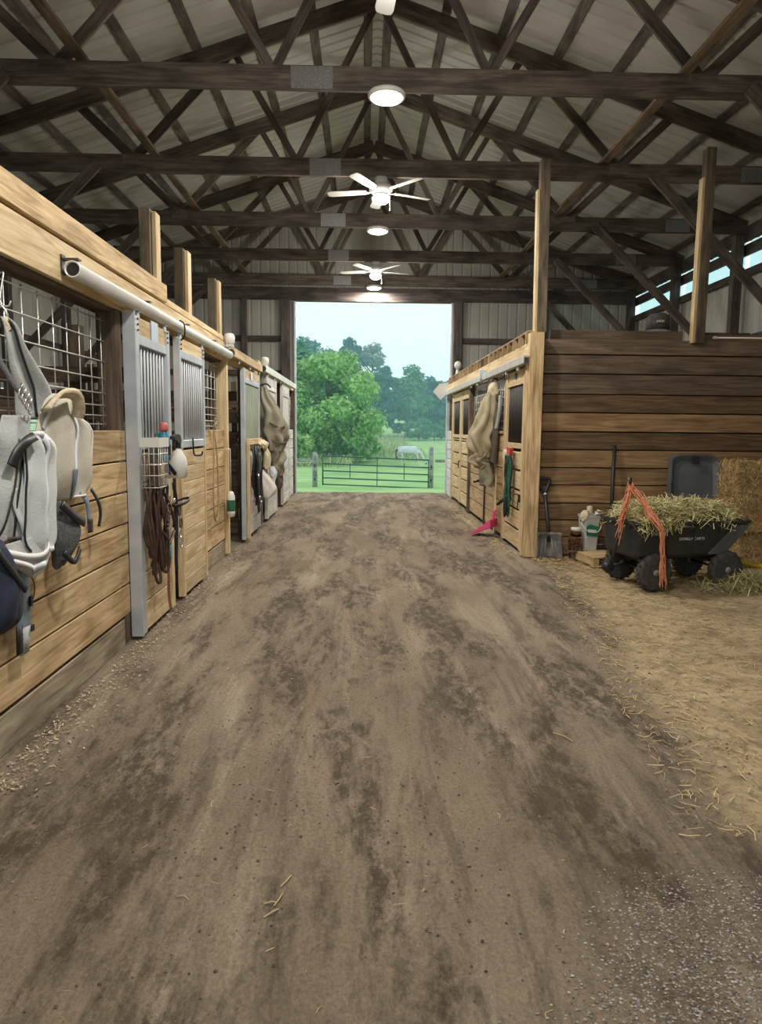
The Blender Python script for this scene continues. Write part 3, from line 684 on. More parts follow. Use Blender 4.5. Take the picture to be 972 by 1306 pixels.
# door tracks on the left
t = thing('door_track', 'long white pipe door track with an open round end, nearest on the left', 'track', (-1.675, 4.2, 2.49), 0, 'left door tracks')
pts = []
pr = MB(); n_ = 20; L_ = 4.72
for ro, ri in ((0.048, 0.040),):
    base = []
    for y in (0, L_):
        for r_ in (ro, ri):
            base.append([(r_ * math.cos(2 * math.pi * k / n_), y, r_ * math.sin(2 * math.pi * k / n_)) for k in range(n_)])
    v = [p for ring in base for p in ring]; f = []
    for k in range(n_):
        k2 = (k + 1) % n_
        f += [(k, k2, 2 * n_ + k2, 2 * n_ + k), (n_ + k2, n_ + k, 3 * n_ + k, 3 * n_ + k2), (k2, k, n_ + k, n_ + k2), (2 * n_ + k, 2 * n_ + k2, 3 * n_ + k2, 3 * n_ + k)]
    pr.add(v, f)
pr.build('pipe', 'track', t, True)
MB().lathe([(0.036, 0.01), (0.036, 0.016)], 16, (0, 0, 0), 'Y').build('end_plug', 'black_metal', t)
for y in (0.04, 1.4, 2.6, 3.8): MB().box((-0.02, y, 0.06), (0.10, 0.05, 0.01)).box((-0.066, y, 0.03), (0.008, 0.05, 0.11)).build('bracket', 'bar_dark', t)
for y in (1.15, 1.85, 2.35, 3.2): MB().box((0.0, y, -0.065), (0.02, 0.05, 0.08)).lathe([(0.02, -0.02), (0.02, 0.02)], 10, (0, y, -0.04), 'X').build('roller_hanger', 'galv', t)
MB().tube(bez([(0.02, 2.28, 0.055), (0.06, 2.28, 0.02), (0.062, 2.28, -0.08), (0.03, 2.28, -0.12)], 6), 0.007, 6).build('wire_hook', 'black_metal', t)
for (y0, y1, z, mt, lab) in ((8.96, 11.40, 2.53, 'pine_light', 'boxed pale wooden door track over the open left stall'), (11.75, 17.0, 2.57, 'track', 'white metal door track over the far left stalls')):
    t = thing('door_track', lab, 'track', (-1.66, y0, z), 0, 'left door tracks')
    plank('cover', (0, 0, 0), (0, y1 - y0, 0), 0.11, 0.075, mt, t)
    MB().lathe([(0.046, -0.015), (0.046, 0.0)], 16, (0, 0, -0.01), 'Y').lathe([(0.024, -0.02), (0.024, -0.012)], 12, (0, 0, -0.01), 'Y').build('end_cap', 'bar_dark', t)
    for y in (0.5, 1.4, 2.3): MB().box((0, y, -0.075), (0.03, 0.06, 0.05)).build('hanger', 'galv', t)
# small fittings on the track ends
for (x, y, z, lab) in ((-1.70, 9.05, 2.70, 'white plastic lamp housing where the pipe track ends'), (-1.70, 12.2, 2.72, 'small white lamp housing on the far left track')):
    t = thing('lamp_housing', lab, 'lamp', (x, y, z - 0.10), 0, 'small white lamp housings on the left tracks')
    MB().lathe([(0.05, 0.03), (0.068, 0.045), (0.072, 0.12), (0.055, 0.16), (0.02, 0.17)], 16).build('cap', 'white_plastic', t, True)
    MB().box((0, 0, 0.015), (0.10, 0.12, 0.03)).build('base', 'galv', t)
    MB().tube([(0.03, 0.09, 0.0), (0.03, 0.09, 0.16)], 0.012, 6).build('pipe', 'galv', t)
# stray cord dangling down the second post
tag(MB().tube(bez([(-1.72, 8.97, 2.74), (-1.715, 8.99, 2.4), (-1.72, 8.98, 2.0), (-1.715, 8.985, 1.62)], 6), 0.004, 5).build('cord', 'white_plastic'), 'thin white cord hanging down the pale post by the open stall', 'cord')

# ================================================================== stall fronts, right
wr = struct('wall_right_stalls', 'pine board stall fronts along the right of the aisle', 'wall')
plank('corner_post', (2.115, 8.90, 0), (2.115, 8.90, 2.80), 0.17, 0.20, 'pine', wr, (1, 0, 0))
plank('corner_trim', (2.03, 8.93, 0), (2.03, 8.93, 2.45), 0.11, 0.03, 'pine', wr, (0, 1, 0))
plank('header', (XR + 0.0, 8.90, 2.60), (XR + 0.0, 17.6, 2.60), 0.17, 0.045, 'pine_light', wr)
plank('header_back', (XR + 0.09, 9.0, 2.55), (XR + 0.09, 17.6, 2.55), 0.24, 0.04, 'pine', wr)
plank('top_rail', (XR + 0.01, 8.95, 2.83), (XR + 0.01, 17.4, 2.83), 0.06, 0.024, 'post_wood', wr, (1, 0, 0))
k = 8.99
while k < 17.3:
    plank('rail_upright', (XR + 0.03, k, 2.68), (XR + 0.03, k, 2.82), 0.15, 0.035, 'post_wood', wr, (1, 0, 0)); k += 0.385
plank('stall_post', (XR + 0.05, 10.36, 0), (XR + 0.05, 10.36, 2.52), 0.14, 0.10, 'pine', wr, (0, 1, 0))
boards_along_y(wr, XR, 10.44, 13.62, [0.05, 0.30, 0.55, 0.80, 1.05, 1.30], 0.235, 'pine', -1)
plank('rail_strip', (XR - 0.012, 10.9, 0.0), (XR - 0.012, 10.9, 1.58), 0.09, 0.024, 'pine_light', wr, (0, 1, 0))
plank('rail_strip', (XR - 0.012, 11.9, 0.0), (XR - 0.012, 11.9, 1.58), 0.05, 0.024, 'dark_wood', wr, (0, 1, 0))
wire_grid(wr, XR + 0.05, 10.44, 13.62, [1.62, 1.74, 1.86, 1.98, 2.10, 2.22, 2.34, 2.46], 0.15, r=0.006)
plank('window_sill', (XR + 0.03, 10.44, 1.57), (XR + 0.03, 13.62, 1.57), 0.10, 0.04, 'pine', wr, (1, 0, 0))
plank('stall_post', (XR + 0.02, 13.70, 0), (XR + 0.02, 13.70, 2.48), 0.14, 0.12, 'dark_wood', wr, (0, 1, 0))
plank('stall_post', (XR + 0.04, 16.50, 0), (XR + 0.04, 16.50, 2.48), 0.12, 0.12, 'pine', wr, (0, 1, 0))
boards_along_y(wr, XR, 16.56, 17.6, [0.0] + ROWS, 0.214, 'white_wood', -1)
wire_grid(wr, XR + 0.05, 16.56, 17.6, ZS, 0.15, material='bar_dark')
plank('stall_post', (XR + 0.02, 17.62, 0), (XR + 0.02, 17.62, 2.75), 0.12, 0.10, 'galv', wr, (0, 1, 0))
KW = dict(frame='pine_light', board='pine_light', bars='bar_dark', back=False, rowh=0.262, gap=0.034, stile=0.14, bar_step=0.10, bar_r=0.010)
dr1 = stall_door(-1, XR - 0.015, 9.02, 10.28, 0.03, 2.40, 1.43, 2.20, 'nearest right stall door, pale wood with a barred window and hanging green ropes', **KW)
plank('number_plate', (XR - 0.02, 9.60, 2.33), (XR - 0.02, 9.70, 2.33), 0.08, 0.006, 'bar_dark', dr1, e=0)
MB().box((2.02, 9.13, 0.72), (0.02, 0.05, 0.10)).tube(bez([(2.02, 9.10, 0.76), (1.97, 9.09, 0.78), (1.95, 9.16, 0.76)], 5), 0.008, 6).tube([(2.01, 9.13, 0.70), (2.0, 9.13, 0.56)], 0.008, 6).build('latch', 'black_metal', dr1)
KW['gap'] = 0.03
dr2 = stall_door(-1, XR - 0.015, 13.80, 15.02, 0.06, 2.40, 1.50, 2.22, 'nearer of the paired far right stall doors with barred windows', **KW)
MB().tube(bez([(2.03, 14.95, 0.95), (2.0, 14.97, 0.93), (2.0, 14.97, 0.80)], 5), 0.012, 6).build('latch', 'black_metal', dr2)
dr3 = stall_door(-1, XR - 0.015, 15.06, 16.42, 0.06, 2.40, 1.50, 2.22, 'farther of the paired far right stall doors with barred windows', **KW)
for (y0, y1, lab) in ((8.82, 11.92, 'grey metal door track over the nearest right stall door'), (12.08, 17.45, 'grey metal door track over the far right stall doors')):
    t = thing('door_track', lab, 'track', (1.985, y0, 2.475), 0, 'right door tracks')
    plank('cover', (0, 0, 0), (0, y1 - y0, 0), 0.10, 0.07, 'track_dull', t)
    MB().box((0, -0.006, -0.012), (0.05, 0.012, 0.07)).build('end_cap', 'bar_dark', t)
    for y in (0.45, 1.2): MB().box((0.0, y, -0.075), (0.03, 0.07, 0.05)).build('hanger', 'galv', t)
t = thing('track_bracket', 'pale blue metal bracket where the right door tracks meet', 'bracket', (1.97, 12.0, 2.45))
MB().box((0, 0, 0.07), (0.10, 0.11, 0.15)).build('box', 'sign_blue', t); MB().box((0.0, 0.03, -0.015), (0.06, 0.05, 0.05)).build('foot', 'galv', t)
# stall interior, right
for n_, y, lab in ((4, 13.68, 'brown board partition between the right stalls'),):
    p = struct('wall_partition_%d' % n_, lab, 'partition')
    for k in range(10): plank('board', (XR + 0.12, y, 0.13 + k * 0.235), (X_E - 0.25, y, 0.13 + k * 0.235), 0.225, 0.04, 'dark_wood', p)
p = struct('wall_stall_back_right', 'brown lining boards at the back of the right stalls', 'wall')
for k in range(8): plank('board', (X_E - 0.28, 9.05, 0.13 + k * 0.235), (X_E - 0.28, 17.5, 0.13 + k * 0.235), 0.225, 0.04, 'dark_wood', p)

# plank wall facing the camera
wf = struct('wall_facing', 'brown plank wall facing the camera on the right', 'wall')
ZB = [0.01, 0.24, 0.46, 0.68, 0.91, 1.135, 1.36, 1.59, 1.83, 2.06, 2.31, 2.55, 2.745]
TONE = ['brown', 'brown', 'brown', 'brown_gold', 'brown', 'brown_gold', 'brown', 'brown_gold', 'brown', 'brown_grey', 'brown_grey', 'brown_grey']  # golden rows are real variety; top rows are darkened for lamp falloff
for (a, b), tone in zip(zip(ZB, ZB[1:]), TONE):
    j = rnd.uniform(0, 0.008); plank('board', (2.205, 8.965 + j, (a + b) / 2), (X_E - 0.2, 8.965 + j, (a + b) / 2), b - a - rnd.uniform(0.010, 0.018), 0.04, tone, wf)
plank('backing', (2.25, 9.03, 1.36), (X_E - 0.2, 9.03, 1.36), 2.70, 0.02, 'dark_wood', wf)
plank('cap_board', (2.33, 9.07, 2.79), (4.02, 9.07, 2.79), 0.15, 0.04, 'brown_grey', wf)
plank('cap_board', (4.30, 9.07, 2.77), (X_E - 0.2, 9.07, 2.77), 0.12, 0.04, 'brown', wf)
plank('cap_board', (4.30, 9.10, 2.845), (4.9, 9.10, 2.845), 0.06, 0.03, 'dark_wood', wf, (0, 1, 0))
for z in ZB[:-1]:
    for dz in (0.06, 0.16): MB().lathe([(0.006, -0.006), (0.006, 0.0)], 6, (2.25, 8.945, z + dz), 'Y').build('screw', 'silver', wf)
for x, zt, lab in ((2.19, 4.86, 'tall post at the corner of the right stalls reaching a truss beam'), (4.16, 5.02, 'tall leaning post rising from the plank wall on the right')):
    t = thing('tall_post', lab, 'post', (x, 9.02 if x > 3 else 8.94, 0), 0, 'tall posts on the right')
    z0 = 2.81 if x < 3 else 2.70
    sh = 0.0 if x < 3 else 0.01
    plank('shaft', (0, 0.03 - (0.12 if x > 3 else 0), z0), (sh - 0.02 if x < 3 else sh, 0.03 - (0.12 if x > 3 else 0), zt), 0.115, 0.13, 'post_shade', t, (1, 0, 0))
    plank('lit_edge', (-0.077, 0.02 - (0.12 if x > 3 else 0), z0 + 0.005), (-0.077 + (sh - 0.02 if x < 3 else sh), 0.02 - (0.12 if x > 3 else 0), zt - 0.35), 0.035, 0.10, 'pine_light', t, (1, 0, 0))  # pale strip puts a lit left edge on the shaded shaft

# ================================================================== soft goods
def W(mb, name, material, parent, smooth=True):
    """build a mesh given in barn coordinates under a thing standing at parent.location (optionally one level deeper)"""
    p = parent; off = Vector((0, 0, 0))
    while p is not None: off += p.location; p = p.parent
    mb.v = [tuple(Vector(v) - off) for v in mb.v]
    return mb.build(name, material, parent, smooth)
def rows_at(rows, v):
    k = v * (len(rows) - 1); i = min(int(k), len(rows) - 2); t = k - i
    a = rows[max(i - 1, 0)]; b = rows[i]; c = rows[i + 1]; d = rows[min(i + 2, len(rows) - 1)]
    return [0.5 * (2 * q + (-p + r) * t + (2 * p - 5 * q + 4 * r - s) * t * t + (-p + 3 * q - 3 * r + s) * t ** 3) for p, q, r, s in zip(a, b, c, d)]
class Cloth:
    """cloth hanging against a wall; rows = (z, y0, y1, bulge) from top to bottom; side = +1 when the aisle lies towards +X"""
    def __init__(s, rows, x0, side, fold=0.02, waves=3.0, seed=0.0, th=0.006):
        s.rows, s.x0, s.side, s.fold, s.waves, s.seed, s.th = rows, x0, side, fold, waves, seed, th
    def P(s, u, v, lift=0.0):
        z, y0, y1, b = rows_at(s.rows, v); y = y0 + (y1 - y0) * u
        sh = max(0.0, math.sin(math.pi * min(max(u, 0.02), 0.98))) ** 0.6
        f = s.fold * math.sin(u * s.waves * 2 * math.pi + s.seed + 0.8 * math.sin(v * 3 + s.seed)) * (0.35 + 0.65 * v)
        f += s.fold * 0.8 * nz(y * 6, z * 6, s.seed)
        return Vector((s.x0 + s.side * (b * sh + f + lift), y, z))
    def build(s, name, material, parent, nu=22, nv=26):
        v = []; f = []
        for lay in (0, -s.th):
            for j in range(nv + 1):
                for i in range(nu + 1): v.append(s.P(i / nu, j / nv, lay))
        K = (nu + 1) * (nv + 1)
        for j in range(nv):
            for i in range(nu):
                a = j * (nu + 1) + i; f.append((a, a + 1, a + nu + 2, a + nu + 1)); f.append((K + a, K + a + nu + 1, K + a + nu + 2, K + a + 1))
        ring = [i for i in range(nu + 1)] + [j * (nu + 1) + nu for j in range(1, nv + 1)] + [nv * (nu + 1) + i for i in range(nu - 1, -1, -1)] + [j * (nu + 1) for j in range(nv - 1, 0, -1)]
        for a, b in zip(ring, ring[1:] + ring[:1]): f.append((a, K + a, K + b, b))
        return W(MB().add(v, f), name, material, parent)
    def band(s, uv, w, material, parent, name, t=0.004, n=8):
        """ribbon sewn on the cloth along a list of (u, v)"""
        path = bez([(a, b, 0) for a, b in uv], n); pts = [s.P(p.x, p.y, 0.006) for p in path]
        wd = []
        for i in range(len(pts)):
            d = (pts[min(i + 1, len(pts) - 1)] - pts[max(i - 1, 0)]).normalized(); wd.append(tuple(d.cross(Vector((s.side, 0, 0)))))
        return W(MB().ribbon(pts, w, t, wd), name, material, parent)
def bundle(rows, name, material, parent, n=36, fold=0.12, waves=5, seed=0.0, swag=0.0):
    """hanging bulk; rows = (z, cx, cy, rx, ry) top to bottom"""
    nv = 44 if swag else 30; v = []; f = []
    for j in range(nv + 1):
        z, cx, cy, rx, ry = rows_at(rows, j / nv)
        for k in range(n):
            a = 2 * math.pi * k / n
            q = 1 + fold * math.sin(waves * a + seed + 1.5 * math.sin(j * 0.25 + seed)) + fold * 1.2 * nz(math.cos(a) * 1.7 + seed, math.sin(a) * 1.7, z * 4)
            if swag: q += swag * math.sin(26 * z + 3.0 * math.cos(a + seed) + 2 * nz(z * 3, seed)) * (0.6 + 0.4 * nz(a, z * 5, seed))
            v.append((cx + rx * q * math.cos(a), cy + ry * q * math.sin(a), z + 0.02 * math.sin(2 * a + seed) * (j / nv)))
    for j in range(nv):
        for k in range(n):
            k2 = (k + 1) % n; f.append((j * n + k, j * n + k2, (j + 1) * n + k2, (j + 1) * n + k))
    f.append(tuple(range(n))); f.append(tuple(nv * n + k for k in range(n))[::-1])
    return W(MB().add(v, f), name, material, parent)

# ---- fly sheets hanging on the near left mesh window
t = thing('fly_sheet', 'pale mesh horse fly sheet with white binding hanging on the near left boards', 'horse blanket', (-1.68, 3.75, 0.86))
c = Cloth([(1.773, 3.89, 4.09, 0.02), (1.734, 3.79, 4.17, 0.04), (1.657, 3.72, 4.25, 0.05), (1.579, 3.65, 4.43, 0.05), (1.461, 3.61, 4.43, 0.05), (1.352, 3.58, 4.41, 0.05), (1.264, 3.59, 4.40, 0.04), (1.189, 3.72, 4.26, 0.02)], -1.69, 1, 0.018, 2.5, 0.4)
body = c.build('body', 'cloth_beige', t)
c.band([(0.30, 0.06), (0.16, 0.16), (0.10, 0.30), (0.06, 0.42)], 0.03, 'cloth_white', body, 'binding')
c.band([(0.86, 0.10), (0.64, 0.30), (0.60, 0.55), (0.57, 0.80), (0.56, 0.98)], 0.035, 'strip_blue', body, 'strip')
c.band([(0.99, 0.30), (0.99, 0.6), (0.985, 0.85), (0.985, 0.98)], 0.014, 'cloth_white', body, 'binding')
c.band([(0.62, 0.985), (0.8, 0.985), (0.98, 0.985)], 0.014, 'cloth_white', body, 'binding')
c.band([(0.48, 0.70), (0.50, 0.86), (0.56, 0.98)], 0.06, 'strap_blue', body, 'blue_patch')
W(MB().ribbon(bez([(-1.63, 3.68, 1.68), (-1.61, 3.78, 1.755), (-1.59, 3.88, 1.775), (-1.59, 3.98, 1.76), (-1.60, 4.03, 1.70), (-1.62, 4.05, 1.65)], 8), 0.065, 0.02, (0.8, 0, 0.6)), 'neck_band', 'cream_fleece', t)
c2 = Cloth([(1.562, 3.45, 3.55, 0.02), (1.527, 3.39, 3.64, 0.035), (1.457, 3.36, 3.72, 0.04), (1.303, 3.33, 3.71, 0.04), (1.151, 3.30, 3.68, 0.04), (1.034, 3.31, 3.65, 0.035), (0.979, 3.39, 3.58, 0.02)], -1.61, 1, 0.022, 2.6, 2.0)
fp = c2.build('front_panel', 'cloth_pale', t)
c2.band([(0.10, 0.02), (0.65, 0.01), (0.97, 0.14), (0.985, 0.4), (0.985, 0.65), (0.97, 0.85), (0.7, 0.985), (0.25, 0.985)], 0.024, 'cloth_white', fp, 'binding')
c2.band([(0.60, 0.10), (0.58, 0.3), (0.48, 0.55), (0.52, 0.8), (0.56, 0.97)], 0.05, 'strip_blue', fp, 'strip')
c2.band([(0.02, 0.10), (0.015, 0.5), (0.02, 0.9)], 0.014, 'black', fp, 'edge_cord')
c3 = Cloth([(1.647, 3.27, 3.54, 0.02), (1.537, 3.19, 3.51, 0.03), (1.393, 3.16, 3.45, 0.04), (1.217, 3.07, 3.42, 0.04), (1.081, 3.05, 3.42, 0.03)], -1.64, 1, 0.016, 2.2, 4.0)
lp = c3.build('side_panel', 'cloth_grey', t)
c3.band([(0.45, 0.25), (0.40, 0.6), (0.12, 0.97)], 0.012, 'black', lp, 'seam'); c3.band([(0.75, 0.25), (0.6, 0.6), (0.55, 0.97)], 0.012, 'black', lp, 'seam')
c3.band([(0.42, 0.62), (0.55, 0.72), (0.72, 0.95)], 0.045, 'cloth_pale', lp, 'pale_patch')
c4 = Cloth([(1.067, 3.02, 3.63, 0.03), (1.011, 3.12, 3.66, 0.05), (0.960, 3.22, 3.62, 0.06), (0.913, 3.31, 3.53, 0.05), (0.868, 3.40, 3.46, 0.02)], -1.63, 1, 0.012, 1.5, 1.0)
hm = c4.build('hem', 'cloth_grey', t)
c4.band([(0.0, 0.03), (0.06, 0.35), (0.20, 0.62), (0.5, 0.97), (0.85, 0.65), (0.97, 0.3)], 0.022, 'cloth_white', hm, 'binding')
c4.band([(0.10, 0.10), (0.30, 0.36), (0.6, 0.42), (0.95, 0.10)], 0.03, 'cloth_white', hm, 'binding')
c4.band([(0.30, 0.72), (0.55, 0.70), (0.8, 0.72)], 0.035, 'strip_blue', hm, 'strip')
W(MB().ribbon(bez([(-1.58, 3.20, 1.42), (-1.57, 3.24, 1.48), (-1.56, 3.32, 1.53), (-1.575, 3.43, 1.55)], 7), 0.045, 0.008, (0.3, 0.5, -0.5)), 'black_strap', 'black', t)

t = thing('grey_sheet', 'folded grey sheet hooked high on the near left wire mesh', 'horse blanket', (-1.74, 3.6, 1.58))
c = Cloth([(2.126, 3.56, 3.63, 0.02), (2.093, 3.56, 3.70, 0.04), (2.004, 3.57, 3.80, 0.05), (1.894, 3.60, 3.93, 0.06), (1.778, 3.65, 4.06, 0.06), (1.633, 3.66, 4.10, 0.05)], -1.79, 1, 0.03, 1.6, 0.9)
bd = c.build('body', 'cloth_grey', t)
c.band([(0.97, 0.12), (0.985, 0.5), (0.985, 0.97)], 0.014, 'cloth_white', bd, 'binding')
c.band([(0.40, 0.10), (0.44, 0.5), (0.45, 0.97)], 0.02, 'black', bd, 'fold_shade')  # black band drawn as the shade in a fold
c.band([(0.2, 0.05), (0.22, 0.16), (0.25, 0.27)], 0.05, 'cream_fleece', bd, 'cream_tab')
W(MB().tube(bez([(-1.82, 3.60, 2.21), (-1.77, 3.605, 2.16), (-1.76, 3.60, 2.10)], 5), 0.006, 6), 'hook', 'silver', t)
t = thing('strap_bundle', 'black strap with silver snap clips at the near left mesh', 'strap', (-1.66, 3.4, 1.66))
W(MB().ribbon(bez([(-1.80, 3.42, 2.03), (-1.74, 3.44, 1.92), (-1.70, 3.50, 1.80), (-1.68, 3.54, 1.76)], 6), 0.04, 0.006, (0.2, 1, 0)), 'strap', 'mesh_dark', t)
for k in range(4):
    y = 3.36 + 0.028 * k; z = 1.745 - 0.022 * k
    W(MB().tube([(-1.60, y + 0.018 * math.cos(a * .785), z + 0.026 * math.sin(a * .785)) for a in range(8)], 0.005, 6, closed=True).tube([(-1.595, y, z + 0.02), (-1.595, y + 0.008, z + 0.05)], 0.006, 6), 'snap', 'silver', t)
t = thing('hook_cluster', 'bent silver wire hooks on the top wire at the left picture edge', 'hook', (-1.80, 3.6, 2.2))
for k, y in enumerate((3.48, 3.56, 3.66)):
    W(MB().tube(bez([(-1.825, y, 2.345), (-1.80, y, 2.35), (-1.80, y - 0.04, 2.24), (-1.79, y - 0.05, 2.19), (-1.76, y - 0.045, 2.185), (-1.75, y - 0.04, 2.21)], 5), 0.0045, 6), 'hook', 'wire', t)
t = thing('fly_mask', 'dark grey mesh fly mask with black rim below the pale sheet', 'fly mask', (-1.69, 3.9, 0.83))
bundle([(1.19, -1.68, 3.88, 0.02, 0.03), (1.116, -1.67, 3.93, 0.04, 0.10), (1.007, -1.66, 3.93, 0.06, 0.125), (0.90, -1.665, 3.91, 0.05, 0.10), (0.84, -1.68, 3.88, 0.03, 0.06)], 'pouch', 'mesh_dark', t, 24, 0.08, 3, 1.0)
W(MB().ribbon(bez([(-1.63, 3.82, 1.18), (-1.60, 3.90, 1.11), (-1.60, 4.04, 1.05)], 6), 0.045, 0.012, (0, 0.4, 0.8)), 'rim', 'black', t)
W(MB().ribbon(bez([(-1.62, 3.80, 0.92), (-1.60, 3.88, 0.855), (-1.61, 3.99, 0.91)], 6), 0.03, 0.012, (0, 0.2, 0.8)), 'rim', 'black', t)
t = thing('strap_pair', 'two short dark strap ends below the right corner of the pale sheet', 'strap', (-1.68, 4.2, 1.0))
W(MB().ribbon(bez([(-1.67, 4.17, 1.22), (-1.65, 4.22, 1.15), (-1.65, 4.24, 1.06), (-1.65, 4.23, 0.98)], 6), 0.05, 0.007, (0, 1, 0)), 'strap', 'strap_blue', t)
W(MB().ribbon(bez([(-1.67, 4.34, 1.22), (-1.64, 4.37, 1.14), (-1.64, 4.40, 1.06), (-1.65, 4.39, 0.98)], 6), 0.035, 0.007, (0, 1, 0)), 'strap', 'black', t)
W(MB().ribbon(bez([(-1.642, 4.24, 1.05), (-1.642, 4.235, 0.965)], 4), 0.052, 0.012, (0, 1, 0)), 'tip', 'leather', t)
t = thing('navy_bundle', 'dark navy cloth bundle at the left picture edge', 'bag', (-1.68, 3.0, 0.69))
bundle([(1.115, -1.62, 3.00, 0.03, 0.08), (1.079, -1.61, 3.00, 0.06, 0.14), (0.977, -1.60, 3.00, 0.09, 0.165), (0.841, -1.59, 3.00, 0.10, 0.175), (0.741, -1.60, 3.00, 0.09, 0.155), (0.70, -1.62, 2.98, 0.06, 0.11)], 'bag', 'navy', t, 30, 0.10, 4, 2.0)
W(MB().ribbon(bez([(-1.53, 2.94, 1.08), (-1.50, 3.00, 0.98), (-1.485, 3.08, 0.88)], 6), 0.03, 0.01, (0, 0.6, 0.6)), 'strap', 'black', t)
t = thing('hanging_webbing', 'slate blue webbing strap dangling below the pale sheet', 'strap', (-1.70, 3.46, 0.465))
W(MB().ribbon(bez([(-1.70, 3.46, 1.05), (-1.69, 3.465, 0.88), (-1.69, 3.47, 0.72), (-1.69, 3.46, 0.58)], 6), 0.13, 0.008, (0, 1, 0)), 'strap', 'strap_blue', t)
W(MB().ribbon([(-1.685, 3.475, 0.60), (-1.69, 3.47, 0.53), (-1.695, 3.47, 0.465)], 0.085, 0.01, (0, 1, 0)), 'end', 'cloth_grey', t)
W(MB().box((-1.682, 3.53, 0.72), (0.014, 0.02, 0.05)).box((-1.682, 3.53, 0.58), (0.014, 0.03, 0.03)), 'buckle', 'black', t, False)
W(MB().ribbon([(-1.685, 3.41, 0.62), (-1.69, 3.41, 0.48)], 0.05, 0.01, (0, 1, 0)), 'dark_end', 'black', t)
tag(MB().tube(bez([(-1.715, 3.55, 0.88), (-1.70, 3.61, 0.80), (-1.70, 3.60, 0.72), (-1.71, 3.52, 0.69)], 8), 0.003, 5).build('thin_cord', 'leather'), 'thin dark cord curling on the boards under the pale sheet', 'cord')

# ---- tack on the nearest left door
XF = -1.66
t = thing('wire_basket', 'white wire basket of brushes on the nearest barred door', 'basket', (XF + 0.002, 5.45, 1.13))
g = MB()
for z in (1.48, 1.40, 1.32, 1.24, 1.15):
    g.tube([(XF + 0.01, 5.26, z), (XF + 0.14, 5.26, z), (XF + 0.14, 5.50, z), (XF + 0.01, 5.50, z)], 0.004, 6)
for k in range(6): g.tube([(XF + 0.14, 5.26 + 0.048 * k, 1.48), (XF + 0.14, 5.26 + 0.048 * k, 1.15), (XF + 0.01, 5.26 + 0.048 * k, 1.15)], 0.003, 5)
for k in range(3): g.tube([(XF + 0.035 + 0.035 * k, 5.26, 1.48), (XF + 0.035 + 0.035 * k, 5.26, 1.15)], 0.003, 5)
W(g, 'wires', 'wire', t)
W(MB().box((XF + 0.145, 5.38, 1.485), (0.012, 0.24, 0.07)).box((XF + 0.075, 5.258, 1.485), (0.14, 0.008, 0.07)), 'rim_plate', 'white_plastic', t, False)
GB = 'items in the wire basket'
def small(name, lab, cat, loc): return thing(name, lab, cat, loc, 0, GB)
b = small('grey_tub', 'grey tub wedged in the wire basket above the brush', 'tub', (XF + 0.075, 5.40, 1.325))
MB().lathe([(0.045, 0), (0.05, 0.01), (0.055, 0.12), (0.05, 0.13)], 18).build('tub', 'shovel', b, True); MB().lathe([(0.057, 0.12), (0.057, 0.145), (0.05, 0.15)], 18).build('lid', 'bucket', b, True)
b = small('body_brush', 'dark bristle brush at the front of the wire basket', 'brush', (XF + 0.075, 5.375, 1.162))
MB().prism([(0.09 * math.cos(a * math.pi / 8), 0.05 * math.sin(a * math.pi / 8)) for a in range(16)], 0.05, lambda u, v, w: (v, u, w)).build('back', 'dark_wood', b)
MB().prism([(0.082 * math.cos(a * math.pi / 8), 0.044 * math.sin(a * math.pi / 8)) for a in range(16)], 0.10, lambda u, v, w: (v, u, w + 0.05)).build('bristles', 'leather', b)
b = small('sponge', 'pale yellow sponge hanging below the spray bottle', 'sponge', (XF + 0.10, 5.60, 1.06))
MB().prism([(-0.07, 0), (0.06, 0.0), (0.07, 0.12), (-0.05, 0.14)], 0.05, lambda u, v, w: (w - 0.025, u, v)).build('block', 'cream_fleece', b)
MB().tube([(0, 0.0, 0.12), (0.0, -0.03, 0.24)], 0.006, 6).build('loop', 'black', b)
b = small('teal_bottle', 'teal bottle with a pink cap on the wire basket', 'bottle', (XF + 0.10, 5.56, 1.335))
MB().lathe([(0.03, 0), (0.045, 0.01), (0.048, 0.14), (0.04, 0.19), (0.022, 0.22), (0.022, 0.235)], 18).build('body', 'teal', b, True)
MB().lathe([(0.03, 0.235), (0.033, 0.25), (0.03, 0.285), (0.015, 0.30)], 14).build('cap', 'pinkred', b, True)
MB().lathe([(0.0485, 0.05), (0.049, 0.055), (0.049, 0.12), (0.0485, 0.125)], 18).build('band', 'navy', b, True)
b = small('green_cap_tube', 'small pale tube with a green cap behind the teal bottle', 'tube', (XF + 0.045, 5.56, 1.42))
MB().lathe([(0.02, 0), (0.026, 0.02), (0.026, 0.09), (0.018, 0.10)], 12).build('body', 'white_plastic', b, True); MB().lathe([(0.019, 0.10), (0.019, 0.13)], 12).build('cap', 'green', b)
b = thing('spray_bottle', 'white spray bottle with a black trigger head beside the barred door', 'spray bottle', (XF + 0.15, 5.76, 1.19)); b.scale = (1.2, 1.2, 1.2)
MB().lathe([(0.045, 0), (0.06, 0.008), (0.062, 0.10), (0.055, 0.135), (0.03, 0.18), (0.018, 0.20), (0.018, 0.21)], 22).build('bottle', 'white_plastic', b, True)
MB().lathe([(0.022, 0.20), (0.022, 0.235)], 14).build('collar', 'black', b)
MB().prism([(-0.13, 0.28), (-0.13, 0.262), (-0.05, 0.25), (-0.02, 0.23), (0.03, 0.23), (0.05, 0.25), (0.03, 0.285), (-0.03, 0.295)], 0.03, lambda u, v, w: (w - 0.015, u, v)).build('spray_head', 'black', b)
MB().tube(bez([(0, -0.07, 0.255), (0, -0.085, 0.22), (0, -0.075, 0.19)], 5), 0.007, 6).build('trigger', 'leather', b)
b = thing('purple_halter', 'dark halter webbing tangled between the teal bottle and spray bottle', 'halter', (XF + 0.10, 5.66, 1.20))
